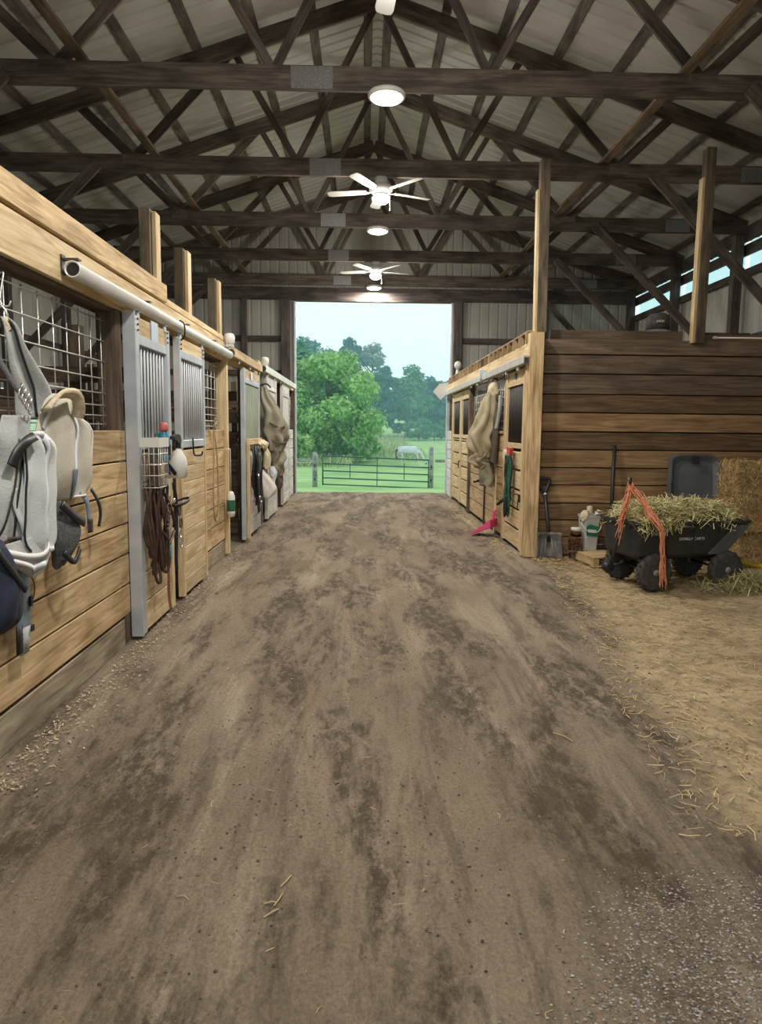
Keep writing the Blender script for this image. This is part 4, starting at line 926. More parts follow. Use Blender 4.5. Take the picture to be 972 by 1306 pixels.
MB().ribbon(bez([(0, -0.10, 0.14), (0.04, -0.03, 0.06), (0.05, 0.04, 0.02), (0.03, 0.09, 0.08), (0.0, 0.06, 0.15), (0.0, -0.04, 0.12), (0.03, -0.09, 0.03)], 6), 0.03, 0.006, (1, 0.2, 0.3)).build('webbing', 'navy', b, True)
MB().tube([(0.06, 0.03 + 0.02 * math.cos(a), 0.03 + 0.025 * math.sin(a)) for a in (0, .8, 1.6, 2.4, 3.2, 4, 4.8, 5.6)], 0.005, 6, closed=True).build('ring', 'silver', b, True)
# bridles
def strap_loop(y, z, w, h, x=XF + 0.06, ph=0.0, n=14):
    return [(x + 0.015 * math.sin(3 * a + ph), y + w * math.cos(a) * (0.8 + 0.2 * math.sin(a)), z + h * math.sin(a)) for a in [2 * math.pi * k / n for k in range(n + 1)]]
t = thing('leather_bridle', 'bundle of dark brown leather bridles hanging on the nearest barred door', 'bridle', (XF + 0.002, 5.42, 0.47))
for k in range(9):
    y = 5.30 + 0.020 * k; w = 0.055 + 0.012 * (k % 4); h = 0.24 + 0.035 * (k % 5); ztop = 1.16
    W(MB().ribbon(bez(strap_loop(y, ztop - h, w, h, XF + 0.035 + 0.011 * k, k * 1.3), 3), 0.022, 0.006, (1, 0.15, 0)), 'strap', 'leather', t)
W(MB().ribbon(bez([(XF + 0.10, 5.38, 0.78), (XF + 0.11, 5.37, 0.62), (XF + 0.11, 5.42, 0.485), (XF + 0.11, 5.47, 0.60), (XF + 0.10, 5.46, 0.80)], 7), 0.026, 0.007, (1, 0.1, 0)), 'strap', 'leather', t)
W(MB().ribbon(bez([(XF + 0.13, 5.42, 1.10), (XF + 0.15, 5.50, 0.98), (XF + 0.15, 5.60, 0.86), (XF + 0.13, 5.66, 0.80)], 7), 0.024, 0.006, (1, 0.1, 0)), 'strap', 'leather', t)
W(MB().ribbon(bez([(XF + 0.13, 5.36, 0.80), (XF + 0.15, 5.46, 0.72), (XF + 0.15, 5.60, 0.78)], 7), 0.024, 0.006, (1, 0.1, 0)), 'strap', 'leather', t)
for k in range(5):
    W(MB().tube([(XF + 0.15 + 0.004 * k, 5.40 + 0.05 * math.cos(a), 0.86 + 0.03 * k + 0.04 * math.sin(a)) for a in [j * 0.785 for j in range(8)]], 0.006, 6, closed=True), 'keeper', 'leather', t)
t = thing('leg_wrap', 'greyish leg wrap with a teal band hanging among the bridles', 'leg wrap', (XF + 0.13, 5.56, 0.52))
c = Cloth([(1.12, 5.50, 5.60, 0.01), (1.0, 5.49, 5.64, 0.02), (0.85, 5.50, 5.65, 0.02), (0.66, 5.52, 5.66, 0.02)], XF + 0.10, 1, 0.01, 1.2, 0.2)
c.build('wrap', 'cloth_grey', t, 10, 14)
c = Cloth([(0.66, 5.515, 5.665, 0.025), (0.60, 5.52, 5.665, 0.028), (0.545, 5.53, 5.66, 0.025)], XF + 0.10, 1, 0.008, 1.2, 0.2)
c.build('band', 'teal_wrap', t, 10, 6)
t = thing('snaffle_bridle', 'black bridle with silver bit rings and a stiff noseband loop', 'bridle', (XF + 0.10, 5.70, 0.44))
W(MB().ribbon(bez([(XF + 0.13, 5.66, 1.16), (XF + 0.14, 5.70, 1.05), (XF + 0.14, 5.71, 0.9), (XF + 0.14, 5.70, 0.72), (XF + 0.13, 5.71, 0.55), (XF + 0.13, 5.72, 0.44)], 6), 0.026, 0.008, (1, 0.4, 0)), 'cheek_strap', 'black', t)
W(MB().ribbon([(XF + 0.14 + 0.05 * math.sin(a), 5.86 + 0.20 * math.cos(a), 0.985 + 0.012 * math.cos(a)) for a in [2 * math.pi * k / 22 for k in range(23)]], 0.024, 0.007, (0, 0, 1)), 'noseband', 'black', t)
for k, (dy, z) in enumerate(((0.02, 0.93), (0.05, 0.82), (0.02, 0.74), (0.05, 0.66))):
    W(MB().tube([(XF + 0.165, 5.70 + dy + 0.032 * math.cos(a), z + 0.045 * math.sin(a)) for a in [j * 0.628 for j in range(10)]], 0.006, 6, closed=True), 'bit_ring', 'leather' if k < 2 else 'silver', t)
W(MB().lathe([(0.0, 0.0), (0.022, 0.0), (0.018, 0.012), (0.006, 0.016)], 12, (XF + 0.15, 5.60, 1.02), 'X'), 'rosette', 'silver', t)
tag(MB().ribbon(bez([(XF + 0.10, 5.58, 0.56), (XF + 0.10, 5.59, 0.40), (XF + 0.09, 5.62, 0.28), (XF + 0.09, 5.66, 0.14)], 6), 0.032, 0.008, (0.2, 1, 0)).build('tan_strap', 'leather_tan'), 'reddish tan leather strap hanging lowest from the bridles', 'strap')

# ---- things on the second mesh panel
t = thing('lead_rope', 'thin tan lead rope looped from a silver clip on the second mesh panel', 'rope', (XL + 0.02, 8.05, 0.5))
W(MB().tube(bez([(-1.72, 8.12, 1.60), (-1.70, 8.04, 1.3), (-1.70, 7.98, 0.9), (-1.70, 8.00, 0.62), (-1.70, 8.10, 0.53), (-1.70, 8.22, 0.60), (-1.70, 8.24, 0.9), (-1.70, 8.19, 1.3), (-1.72, 8.13, 1.60)], 8), 0.009, 8), 'rope', 'rope', t)
W(MB().tube(bez([(-1.71, 8.12, 1.60), (-1.69, 8.05, 1.65), (-1.67, 7.98, 1.70)], 4), 0.012, 8).tube([(-1.68, 8.08 + 0.03 * math.cos(a), 1.62 + 0.03 * math.sin(a)) for a in [j * 0.785 for j in range(8)]], 0.006, 6, closed=True), 'clip', 'silver', t)
t = thing('treat_toy', 'white and green hanging bottle toy on a string beside the pale post', 'toy', (-1.68, 8.80, 0.49))
W(MB().tube([(-1.66, 8.80, 1.33), (-1.66, 8.80, 0.80)], 0.004, 5).tube([(-1.74, 8.80, 1.34), (-1.66, 8.80, 1.335)], 0.007, 6), 'string', 'white_plastic', t)
W(MB().lathe([(0.02, 0.49), (0.045, 0.50), (0.05, 0.56), (0.045, 0.60), (0.05, 0.66), (0.05, 0.74), (0.035, 0.79), (0.02, 0.81)], 16, (-1.66, 8.80, 0)), 'bottle', 'white_plastic', t)
W(MB().lathe([(0.051, 0.565), (0.052, 0.57), (0.0525, 0.70), (0.051, 0.705)], 16, (-1.66, 8.80, 0)), 'print', 'green_rope', t)

# ---- door 3 tack, bag and the olive blanket
t = thing('black_halter', 'black halters with silver buckles hanging on the sage green door', 'halter', (-1.60, 10.25, 0.40))
for k in range(6):
    W(MB().ribbon(bez(strap_loop(10.16 + 0.06 * k, 1.0 - 0.05 * (k % 3), 0.09 + 0.01 * k, 0.30 + 0.06 * (k % 3), -1.585 + 0.012 * k, k), 3), 0.032, 0.008, (1, 0.2, 0)), 'strap', 'black', t)
bundle([(1.33, -1.57, 10.30, 0.03, 0.10), (1.22, -1.55, 10.30, 0.05, 0.18), (1.02, -1.55, 10.28, 0.05, 0.16), (0.92, -1.56, 10.26, 0.03, 0.10)], 'boot', 'black', t, 20, 0.15, 4, 0.3)
W(MB().ribbon(bez([(-1.53, 10.16, 0.95), (-1.52, 10.17, 0.7), (-1.53, 10.22, 0.52), (-1.53, 10.30, 0.38)], 6), 0.07, 0.012, (0.3, 1, 0)), 'strap', 'black', t)
for (y, z) in ((10.08, 0.92), (10.2, 1.22), (10.36, 1.16), (10.16, 0.60), (10.30, 0.52)):
    W(MB().tube([(-1.50, y + 0.025, z + 0.03), (-1.50, y - 0.025, z + 0.03), (-1.50, y - 0.025, z - 0.03), (-1.50, y + 0.025, z - 0.03)], 0.006, 5, closed=True), 'buckle', 'silver', t)
t = thing('plastic_bag', 'white plastic bag hanging full on the sage green door', 'bag', (-1.55, 10.95, 0.52))
bundle([(1.03, -1.60, 10.72, 0.015, 0.02), (0.95, -1.57, 10.78, 0.04, 0.07), (0.80, -1.53, 10.88, 0.10, 0.16), (0.66, -1.50, 10.95, 0.13, 0.22), (0.56, -1.51, 10.95, 0.11, 0.20), (0.53, -1.52, 10.94, 0.06, 0.12)], 'bag', 'bag', t, 30, 0.07, 6, 0.8)
t = thing('cream_boots', 'cream fleece boots on the rail between black halters and olive blanket', 'boots', (-1.58, 11.2, 0.95))
bundle([(1.42, -1.60, 11.05, 0.03, 0.12), (1.36, -1.57, 11.05, 0.06, 0.30), (1.30, -1.57, 11.08, 0.05, 0.25)], 'fleece_roll', 'cream_fleece', t, 20, 0.15, 5, 0.1)
bundle([(1.30, -1.58, 11.24, 0.04, 0.08), (1.15, -1.56, 11.26, 0.07, 0.13), (0.98, -1.56, 11.27, 0.06, 0.11)], 'boot', 'cream_fleece', t, 20, 0.12, 4, 0.7)
t = thing('olive_blanket', 'bulky olive canvas horse blanket hung out from the left wall', 'horse blanket', (-1.50, 11.75, 0.56))
W(MB().tube(bez([(-1.72, 11.85, 2.30), (-1.62, 11.83, 2.32), (-1.55, 11.8, 2.26)], 5), 0.014, 8), 'hanger_arm', 'bar_dark', t)
bundle([(2.26, -1.66, 11.78, 0.05, 0.06), (2.08, -1.62, 11.76, 0.10, 0.12), (1.88, -1.57, 11.74, 0.16, 0.18), (1.60, -1.49, 11.74, 0.19, 0.24), (1.42, -1.47, 11.74, 0.18, 0.26), (1.24, -1.49, 11.74, 0.15, 0.24)], 'body', 'olive', t, 56, 0.16, 6, 0.5, 0.07)
bundle([(1.28, -1.47, 11.74, 0.12, 0.22), (1.10, -1.46, 11.74, 0.14, 0.20), (0.92, -1.45, 11.76, 0.11, 0.17), (0.80, -1.44, 11.78, 0.07, 0.10)], 'lower_fold', 'olive', t, 44, 0.18, 5, 2.5, 0.08)
bundle([(0.86, -1.42, 11.80, 0.05, 0.08), (0.72, -1.42, 11.80, 0.06, 0.09), (0.60, -1.43, 11.80, 0.04, 0.06)], 'tail_flap', 'khaki_dark', t, 20, 0.15, 3, 0.3)
bundle([(0.98, -1.50, 11.58, 0.05, 0.05), (0.88, -1.49, 11.58, 0.07, 0.06), (0.80, -1.49, 11.58, 0.05, 0.05)], 'pale_lining', 'strip_blue', t, 16, 0.1, 3, 0.3)
for a_, s_ in ((1.66, 0.18), (1.40, 0.20)):
    W(MB().ribbon([(-1.49 + (s_ + 0.012) * math.cos(a), 11.74 + (s_ + 0.075) * math.sin(a), a_ + 0.05 * math.sin(a * 2)) for a in [-2.2 + 0.22 * k for k in range(20)]], 0.03, 0.008, (0, 0, 1)), 'strap', 'khaki_dark', t)

# ---- right wall: khaki blanket, ropes, dustpan
t = thing('khaki_blanket', 'bulky khaki horse blanket hung on the right mesh window', 'horse blanket', (1.88, 11.0, 0.72))
W(MB().tube(bez([(2.06, 11.05, 2.36), (2.00, 11.03, 2.40), (1.94, 11.0, 2.33)], 5), 0.014, 8), 'hanger_arm', 'bar_dark', t)
bundle([(2.33, 2.00, 11.0, 0.05, 0.05), (2.22, 1.98, 11.0, 0.09, 0.10), (2.12, 1.97, 11.0, 0.09, 0.11)], 'collar', 'cream_fleece', t, 24, 0.12, 4, 0.2)
bundle([(2.16, 1.97, 11.0, 0.07, 0.12), (1.95, 1.92, 11.0, 0.13, 0.16), (1.72, 1.87, 11.0, 0.17, 0.22), (1.50, 1.82, 11.0, 0.19, 0.26), (1.32, 1.80, 11.0, 0.18, 0.26), (1.20, 1.82, 11.0, 0.13, 0.20)], 'body', 'khaki', t, 56, 0.15, 6, 1.2, 0.07)
bundle([(2.02, 2.02, 10.82, 0.03, 0.05), (1.70, 2.00, 10.78, 0.05, 0.09), (1.40, 1.99, 10.78, 0.06, 0.10), (1.10, 1.97, 10.80, 0.06, 0.09)], 'dark_lining', 'khaki_dark', t, 20, 0.12, 3, 0.6)
bundle([(1.28, 1.82, 11.0, 0.14, 0.20), (1.12, 1.81, 11.0, 0.15, 0.19), (1.02, 1.84, 11.0, 0.10, 0.13)], 'lower_fold', 'khaki', t, 44, 0.16, 5, 3.0, 0.08)
bundle([(1.10, 1.90, 10.96, 0.10, 0.13), (0.90, 1.91, 10.96, 0.12, 0.15), (0.74, 1.92, 10.96, 0.11, 0.14)], 'tail_flap', 'olive', t, 26, 0.13, 4, 0.7)
W(MB().ribbon(bez([(2.04, 10.70, 2.12), (2.02, 10.66, 1.85), (1.98, 10.66, 1.62)], 6), 0.06, 0.006, (1, 0.3, 0)), 'pale_strap', 'cloth_grey', t)
W(MB().tube([(1.80, 10.95, 0.82), (1.70, 10.92, 0.80)], 0.02, 8), 'strap_end', 'black', t)
t = thing('green_ropes', 'bundle of dark green lead ropes under a red clip on the nearest right door', 'rope', (2.0, 9.62, 0.38))
for k in range(11):
    y = 9.52 + 0.020 * k; w = 0.035 + 0.008 * (k % 4); h = 0.30 + 0.03 * (k % 5)
    W(MB().tube(bez([(1.985 - 0.012 * (k % 4) + 0.012 * math.sin(3 * a + k), y + w * math.cos(a), 1.26 - h + h * math.sin(a)) for a in [2 * math.pi * j / 14 for j in range(15)]], 3), 0.012, 7), 'rope', 'green_rope' if k % 3 else 'black', t)
W(MB().tube(bez([(1.94, 9.58, 0.72), (1.93, 9.56, 0.52), (1.93, 9.60, 0.42), (1.93, 9.66, 0.52), (1.94, 9.66, 0.66)], 5), 0.013, 7), 'rope', 'black', t)
W(MB().tube([(1.95, 9.70, 0.66), (1.90, 9.86, 0.58), (1.89, 9.90, 0.56)], 0.024, 8), 'handle', 'black', t)
W(MB().prism([(-0.11, 1.36), (0.11, 1.37), (0.10, 1.29), (0.04, 1.25), (-0.07, 1.27)], 0.05, lambda u, v, w: (2.01 - w, 9.62 + u, v)), 'red_clip', 'red', t, False)
t = thing('cream_brush', 'cream bristle brush hung left of the red clip', 'brush', (2.0, 9.90, 1.18))
W(MB().prism([(-0.07, 1.20), (0.05, 1.19), (0.08, 1.30), (0.0, 1.34), (-0.06, 1.29)], 0.06, lambda u, v, w: (2.015 - w, 9.90 + u, v)), 'bristles', 'cream_fleece', t, False)
W(MB().box((2.012, 9.90, 1.25), (0.012, 0.17, 0.05)), 'back', 'dark_wood', t, False)
t = thing('dustpan', 'hot pink plastic dustpan leaning at the foot of the right stalls', 'dustpan', (1.86, 10.72, 0.0), R(-32)); t.scale = (1.15, 1.15, 1.15)
rt = Matrix.Rotation(R(42), 3, 'Y') 
def dp(p): q = Vector((p[0] * 0.92, p[1], p[0] * 0.40 + p[2])); return tuple(q)
MB().add([dp(p) for p in ((-0.16, -0.15, 0.012), (-0.16, 0.15, 0.012), (0.12, 0.12, 0.012), (0.12, -0.12, 0.012), (-0.16, -0.15, 0.0), (-0.16, 0.15, 0.0), (0.12, 0.12, 0.0), (0.12, -0.12, 0.0))], [(0, 1, 2, 3), (7, 6, 5, 4), (0, 4, 5, 1), (1, 5, 6, 2), (2, 6, 7, 3), (3, 7, 4, 0)]).build('pan', 'pink', t).location = (0, 0, 0.068)
for s in (-1, 1):
    MB().add([dp(p) for p in ((-0.15, s * 0.148, 0.0), (0.12, s * 0.118, 0.0), (0.12, s * 0.118, 0.10), (-0.12, s * 0.144, 0.03), (-0.15, s * 0.138, 0.0), (0.12, s * 0.108, 0.0), (0.12, s * 0.108, 0.10), (-0.12, s * 0.134, 0.03))], [(0, 1, 2, 3), (7, 6, 5, 4), (0, 4, 5, 1), (1, 5, 6, 2), (2, 6, 7, 3), (3, 7, 4, 0)]).build('side_wall', 'pink', t).location = (0, 0, 0.068)
MB().box((0.112, 0, 0.165), (0.02, 0.24, 0.11)).build('back_wall', 'pink', t)
MB().tube(bez([(0.112, 0, 0.20), (0.118, 0.0, 0.27), (0.13, 0, 0.34)], 5), [0.02] * 10 + [0.016], 10).build('handle', 'pink', t, True)

# small fittings on the far right
t = thing('globe_lamp', 'small white globe lamp on top of the far right stall front', 'lamp', (2.1, 16.2, 2.84))
MB().lathe([(0.03, 0.12), (0.075, 0.16), (0.085, 0.21), (0.07, 0.27), (0.02, 0.30)], 16).build('globe', 'white_plastic', t, True); MB().lathe([(0.06, 0), (0.05, 0.03), (0.03, 0.12)], 12).build('stem', 'galv', t, True)
t = thing('tin_sign', 'white square sign sticking out at the far end of the right stalls', 'sign', (1.82, 17.40, 2.35))
MB().prism([(-0.16, 0.17), (0.03, -0.03), (0.22, 0.16), (0.20, 0.40), (0.0, 0.36)], 0.03, lambda u, v, w: (u, w, v)).build('panel', 'cloth_white', t)
MB().tube([(0.16, 0.02, 0.20), (0.22, 0.02, 0.14)], 0.015, 6).build('bracket', 'bar_dark', t)

# ================================================================== the bay on the right
def straw_mesh(name, n, sampler, lmin, lmax, w, material, parent=None, seed=1, tilt=0.25, bend=0.12, stand=0.0):
    r = np.random.RandomState(seed); v = np.zeros((n, 6, 3)); 
    for i in range(n):
        p, flat = sampler(r); L = r.uniform(lmin, lmax); a = r.uniform(0, 2 * math.pi)
        el = r.normal(0, tilt) * flat + stand * r.uniform(0.3, 1.2)
        d = np.array([math.cos(a) * math.cos(el), math.sin(a) * math.cos(el), math.sin(el)])
        s = np.array([-math.sin(a), math.cos(a), r.uniform(-0.6, 0.6)]); s /= np.linalg.norm(s)
        mid = np.array(p) + s * r.normal(0, bend) * L + np.array([0, 0, abs(r.normal(0, bend * 0.6))]) * L
        a0, a1 = np.array(p) - d * L / 2, np.array(p) + d * L / 2; ww = w * r.uniform(0.6, 1.3)
        v[i] = [a0 - s * ww / 2, a0 + s * ww / 2, mid - s * ww / 2, mid + s * ww / 2, a1 - s * ww / 3, a1 + s * ww / 3]
    me = bpy.data.meshes.new(name); V = v.reshape(-1, 3)
    f = [q for i in range(n) for q in ((6 * i, 6 * i + 1, 6 * i + 3, 6 * i + 2), (6 * i + 2, 6 * i + 3, 6 * i + 5, 6 * i + 4))]
    me.from_pydata(V.tolist(), [], f); me.materials.append(M[material])
    return link(bpy.data.objects.new(name, me), parent)
def bay_edge(y): return 1.20 + 0.155 * y - 0.1

# ---- dump cart
cart = thing('dump_cart', 'black poly dump cart with four wheels holding loose hay', 'cart', (3.28, 7.33, 0), R(12))
def rrect(hx, hy, r, n=5, x_off=0.0):
    out = []
    for cx, cy, a0 in ((hx - r, hy - r, 0), (-hx + r, hy - r, 90), (-hx + r, -hy + r, 180), (hx - r, -hy + r, 270)):
        for k in range(n + 1):
            a = R(a0 + 90 * k / n); out.append((cx + r * math.cos(a) + x_off, cy + r * math.sin(a)))
    return out
lv = [(0.33, 0.50, 0.27, 0.06, -0.11), (0.36, 0.54, 0.30, 0.07, -0.10), (0.66, 0.66, 0.345, 0.08, 0.0), (0.68, 0.69, 0.37, 0.09, 0.0), (0.705, 0.69, 0.37, 0.09, 0.0), (0.705, 0.645, 0.335, 0.08, 0.0), (0.66, 0.63, 0.325, 0.08, 0.0), (0.40, 0.52, 0.28, 0.06, -0.09)]
v = []; f = []; n_ = 24
for z, hx, hy, rr_, xo in lv: v += [(x, y, z) for x, y in rrect(hx, hy, rr_, 5, xo)]
for i in range(len(lv) - 1):
    for k in range(n_): f.append((i * n_ + k, i * n_ + (k + 1) % n_, (i + 1) * n_ + (k + 1) % n_, (i + 1) * n_ + k))
f.append(tuple(range(n_))[::-1]); f.append(tuple((len(lv) - 1) * n_ + k for k in range(n_)))
tub = MB().add(v, f).build('tub', 'cart_tub', cart)
for x in (-0.28, 0.0, 0.30):
    MB().prism([(x - 0.015, 0), (x + 0.015, 0), (x + 0.012, 1), (x - 0.012, 1)], 0.012, lambda u, v_, w: (u, -0.300 - 0.045 * v_ - w + 0.006, 0.38 + 0.27 * v_)).build('side_rib', 'cart_tub', tub)
text('lettering', 'GORILLA CARTS', 0.040, 'white_plastic', tub, (-0.02, -0.3285, 0.525), (R(90 + 8.6), 0, 0))
for s in (-1, 1): MB().add([(0.40, s * 0.30, 0.36), (0.64, s * 0.34, 0.66), (0.46, s * 0.352, 0.66), (0.20, s * 0.30, 0.36), (0.40, s * 0.306, 0.355), (0.645, s * 0.35, 0.655), (0.46, s * 0.358, 0.655), (0.20, s * 0.308, 0.355)], [(0, 1, 2, 3), (4, 7, 6, 5), (0, 4, 5, 1), (1, 5, 6, 2), (2, 6, 7, 3), (3, 7, 4, 0)]).build('corner_gusset', 'sled', tub)
fr = MB()
for s in (-1, 1): fr.box((0.0, s * 0.16, 0.315), (1.0, 0.04, 0.04))
fr.box((-0.42, 0, 0.25), (0.05, 0.52, 0.04)).box((0.42, 0, 0.25), (0.05, 0.52, 0.04)).box((-0.42, 0, 0.29), (0.10, 0.36, 0.05)).box((0.42, 0, 0.29), (0.10, 0.36, 0.05))
fr.tube([(-0.42, -0.27, 0.19), (-0.42, 0.27, 0.19)], 0.014, 8).tube([(0.42, -0.27, 0.19), (0.42, 0.27, 0.19)], 0.014, 8)
for x in (-0.42, 0.42):
    for s in (-1, 1): fr.box((x, s * 0.2, 0.22), (0.03, 0.03, 0.09))
fr.build('frame', 'black_metal', cart)
for x in (-0.42, 0.42):
    for s in (-1, 1):
        wv = MB().lathe([(0.10, -0.045), (0.155, -0.05), (0.178, -0.042), (0.188, -0.02), (0.19, 0.0), (0.188, 0.02), (0.178, 0.042), (0.155, 0.05), (0.10, 0.045)], 28, (0, 0, 0), 'Y').build('tire', 'black_rubber', cart, True)
        wv.location = (x, s * 0.30, 0.19)
        for k in range(28):
            a = 2 * math.pi * k / 28
            if k == 0: tm = MB().box((0, 0, 0), (0.012, 0.07, 0.012)).mesh('tread'); tm.materials.append(M['black_rubber'])
            q = link(bpy.data.objects.new('tread', tm), wv); q.location = (0.19 * math.cos(a), 0, 0.19 * math.sin(a)); q.rotation_euler = (0, -a, R(18) * (1 if k % 2 else -1))
        MB().lathe([(0.102, -0.038), (0.10, -0.03), (0.04, -0.015), (0.03, -0.05), (0.0, -0.052)], 20, (x, s * 0.30, 0.19), 'Y').lathe([(0.102, 0.038), (0.10, 0.03), (0.04, 0.015), (0.03, 0.05), (0.0, 0.052)], 20, (x, s * 0.30, 0.19), 'Y').build('wheel_rim', 'rim', cart, True)
hd = MB().tube([(-0.78, -0.06, 0.20), (-0.70, -0.13, 0.62), (-0.66, -0.16, 1.04)], 0.016, 8).build('handle', 'bar_dark', cart, True)
MB().tube([(-0.66, -0.16, 1.03), (-0.655, -0.165, 1.14)], 0.022, 10).build('grip', 'black', hd, True)
MB().tube([(-0.44, 0, 0.25), (-0.80, -0.05, 0.21)], 0.018, 8).lathe([(0.03, -0.04), (0.055, -0.03), (0.055, 0.03), (0.03, 0.04)], 14, (-0.79, -0.06, 0.21), 'Y').build('tongue', 'black_metal', hd, True)

# hay heaped in the cart
ca, sa = math.cos(R(12)), math.sin(R(12))
def cart_xy(u, v_): return (3.28 + u * ca - v_ * sa, 7.33 + u * sa + v_ * ca)
def heap_z(u, v_): return 0.66 + 0.16 * max(0, 1 - (abs(v_) / 0.36) ** 3) * max(0, 1 - (abs(u) / 0.66) ** 6) + 0.03 * nz(u * 5, v_ * 5)
def s_cart(r):
    u = r.uniform(-0.64, 0.50); v_ = r.uniform(-0.34, 0.30); x, y = cart_xy(u, v_); return (x, y, heap_z(u, v_) + r.uniform(-0.05, 0.05)), 1
t = thing('loose_hay', 'loose green hay heaped in the black cart', 'hay', (3.28, 7.33, 0.45))
nu, nv_ = 26, 14; v = []; f = []
for j in range(nv_ + 1):
    for i in range(nu + 1):
        u, w_ = -0.60 + 1.14 * i / nu, -0.30 + 0.60 * j / nv_; x, y = cart_xy(u, w_); v.append((x, y, heap_z(u, w_) - 0.02))
for j in range(nv_):
    for i in range(nu): a = j * (nu + 1) + i; f.append((a, a + 1, a + nu + 2, a + nu + 1))
W(MB().add(v, f), 'heap', 'bale', t)
o = straw_mesh('hay_blades', 3600, s_cart, 0.10, 0.30, 0.0075, 'hay', t, 5, 0.35, 0.2); o.location = -t.location; o['kind'] = 'stuff'
def s_spill(r):
    u = r.uniform(-0.62, -0.15); x, y = cart_xy(u, -0.36 - r.uniform(0, 0.03)); return (x, y, 0.71 - abs(r.normal(0, 0.05))), 1
o = straw_mesh('hay_spill', 160, s_spill, 0.08, 0.2, 0.007, 'hay', t, 6, 0.9, 0.2); o.location = -t.location; o['kind'] = 'stuff'
# orange baling twine over the cart handle
t = thing('orange_twine', 'tangle of orange baling twine draped over the cart handle', 'twine', (2.66, 7.02, 0.10))
hx, hy = cart_xy(-0.66, -0.17)
rt = random.Random(4)
for k in range(22):
    j = lambda s: rt.uniform(-s, s) * 1.5
    if k < 13:
        pts = [(hx + j(.02), hy - 0.02 + j(.015), 1.06 + j(.03)), (hx + 0.08 + j(.03), hy - 0.09 + j(.02), 0.94 + j(.03)), (hx + 0.17 + j(.03), hy - 0.20 + j(.015), 0.78 + j(.015)), (hx + 0.225 + j(.015), hy - 0.27 + j(.01), 0.66 + j(.02)), (hx + 0.255 + j(.018), hy - 0.275 + j(.01), 0.45), (hx + 0.265 + j(.018), hy - 0.275 + j(.01), 0.28), (hx + 0.27 + j(.03), hy - 0.275 + j(.012), 0.12 + j(.05))]
    else:
        pts = [(hx + j(.02), hy - 0.02 + j(.015), 1.06 + j(.03)), (hx - 0.04 + j(.02), hy - 0.03 + j(.02), 0.90), (hx - 0.07 + j(.025), hy - 0.02 + j(.02), 0.74), (hx - 0.10 + j(.03), hy - 0.01 + j(.02), 0.55 + j(.08))]
    W(MB().tube(bez(pts, 7), 0.0042, 5), 'strand', 'orange', t)
for k in range(3):
    W(MB().tube([(hx + 0.03 * math.cos(a) + k * .006, hy + 0.03 * math.sin(a), 1.0 + 0.02 * k + 0.012 * math.sin(2 * a)) for a in [j_ * 0.628 for j_ in range(10)]], 0.0065, 5, closed=True), 'knot', 'orange', t)
# yellow-handled tool behind the cart
t = thing('yellow_handle_tool', 'yellow handled tool with a black socket lying behind the cart', 'tool', (4.2, 7.7, 0.02))
W(MB().tube([(3.98, 7.76, 0.20), (4.9, 7.52, 0.04)], 0.030, 10), 'handle', 'yellow', t)
W(MB().tube([(3.60, 7.86, 0.265), (3.99, 7.757, 0.198)], 0.036, 10), 'socket', 'black_metal', t)
W(MB().prism([(-0.10, 0.0), (0.10, 0.0), (0.16, 0.30), (-0.16, 0.30)], 0.02, lambda u, v_, w: (3.60 - v_, 7.87 + u, 0.25 + w - 0.2 * v_)), 'head', 'black_metal', t, False)

# ---- hay bales
def bale(z, x0, y0, lab, seed, rz=0.0):
    L_, D_, H_ = 0.98, 0.47, 0.415
    t = thing('hay_bale', lab, 'hay bale', (x0 + L_ / 2, y0 + D_ / 2, z), rz, 'hay bales stacked against the plank wall')
    bm = bmesh.new(); bmesh.ops.create_cube(bm, size=1); bmesh.ops.subdivide_edges(bm, edges=bm.edges[:], cuts=11, use_grid_fill=True)
    for vt in bm.verts:
        p = vt.co; q = Vector((p.x * L_, p.y * D_, (p.z + 0.5) * H_))
        e = max(0, abs(p.x) * 2 - 0.8) * 0.05 + max(0, abs(p.y) * 2 - 0.8) * 0.05
        k = 0.012 * nz(q.x * 9, q.y * 9, q.z * 9 + seed) + 0.012 * nz(q.x * 22, q.y * 22, q.z * 22 + seed)
        q.x += math.copysign(k, p.x) - math.copysign(e * 0.3, p.x); q.y += math.copysign(k, p.y); q.z = min(max(q.z + k - (e * 0.6 if p.z > 0.4 else 0), 0.0), H_)
        vt.co = q
    me = bpy.data.meshes.new('core'); bm.to_mesh(me); bm.free(); me.materials.append(M['bale']); link(bpy.data.objects.new('core', me), t)
    def s_b(r):
        k = r.randint(0, 4); u, v_ = r.uniform(-0.5, 0.5), r.uniform(0, 1)
        if k < 2: return (u * L_, -D_ / 2 - 0.004, v_ * H_), 1.6
        if k == 2: return (-L_ / 2 - 0.004, u * D_, v_ * H_), 1.6
        return (u * L_, r.uniform(-0.5, 0.5) * D_, H_ - 0.004), 0.25
    straw_mesh('straw_ends', 2200, s_b, 0.04, 0.16, 0.006, 'straw', t, seed, 0.7, 0.15)['kind'] = 'stuff'
    for x in (-0.22, 0.22): MB().tube([(x, -D_ / 2 - 0.012, 0.0), (x, -D_ / 2 - 0.012, H_), (x, D_ / 2 + 0.01, H_ + 0.004)], 0.004, 5).build('twine', 'orange', t)
bale(0.0, 4.50, 8.25, 'bottom hay bale of the stack behind the cart', 21)
bale(0.418, 4.38, 8.20, 'middle hay bale of the stack behind the cart', 22, R(2))
bale(0.838, 4.45, 8.27, 'topmost hay bale of the stack by the grey tray', 23, R(-2))

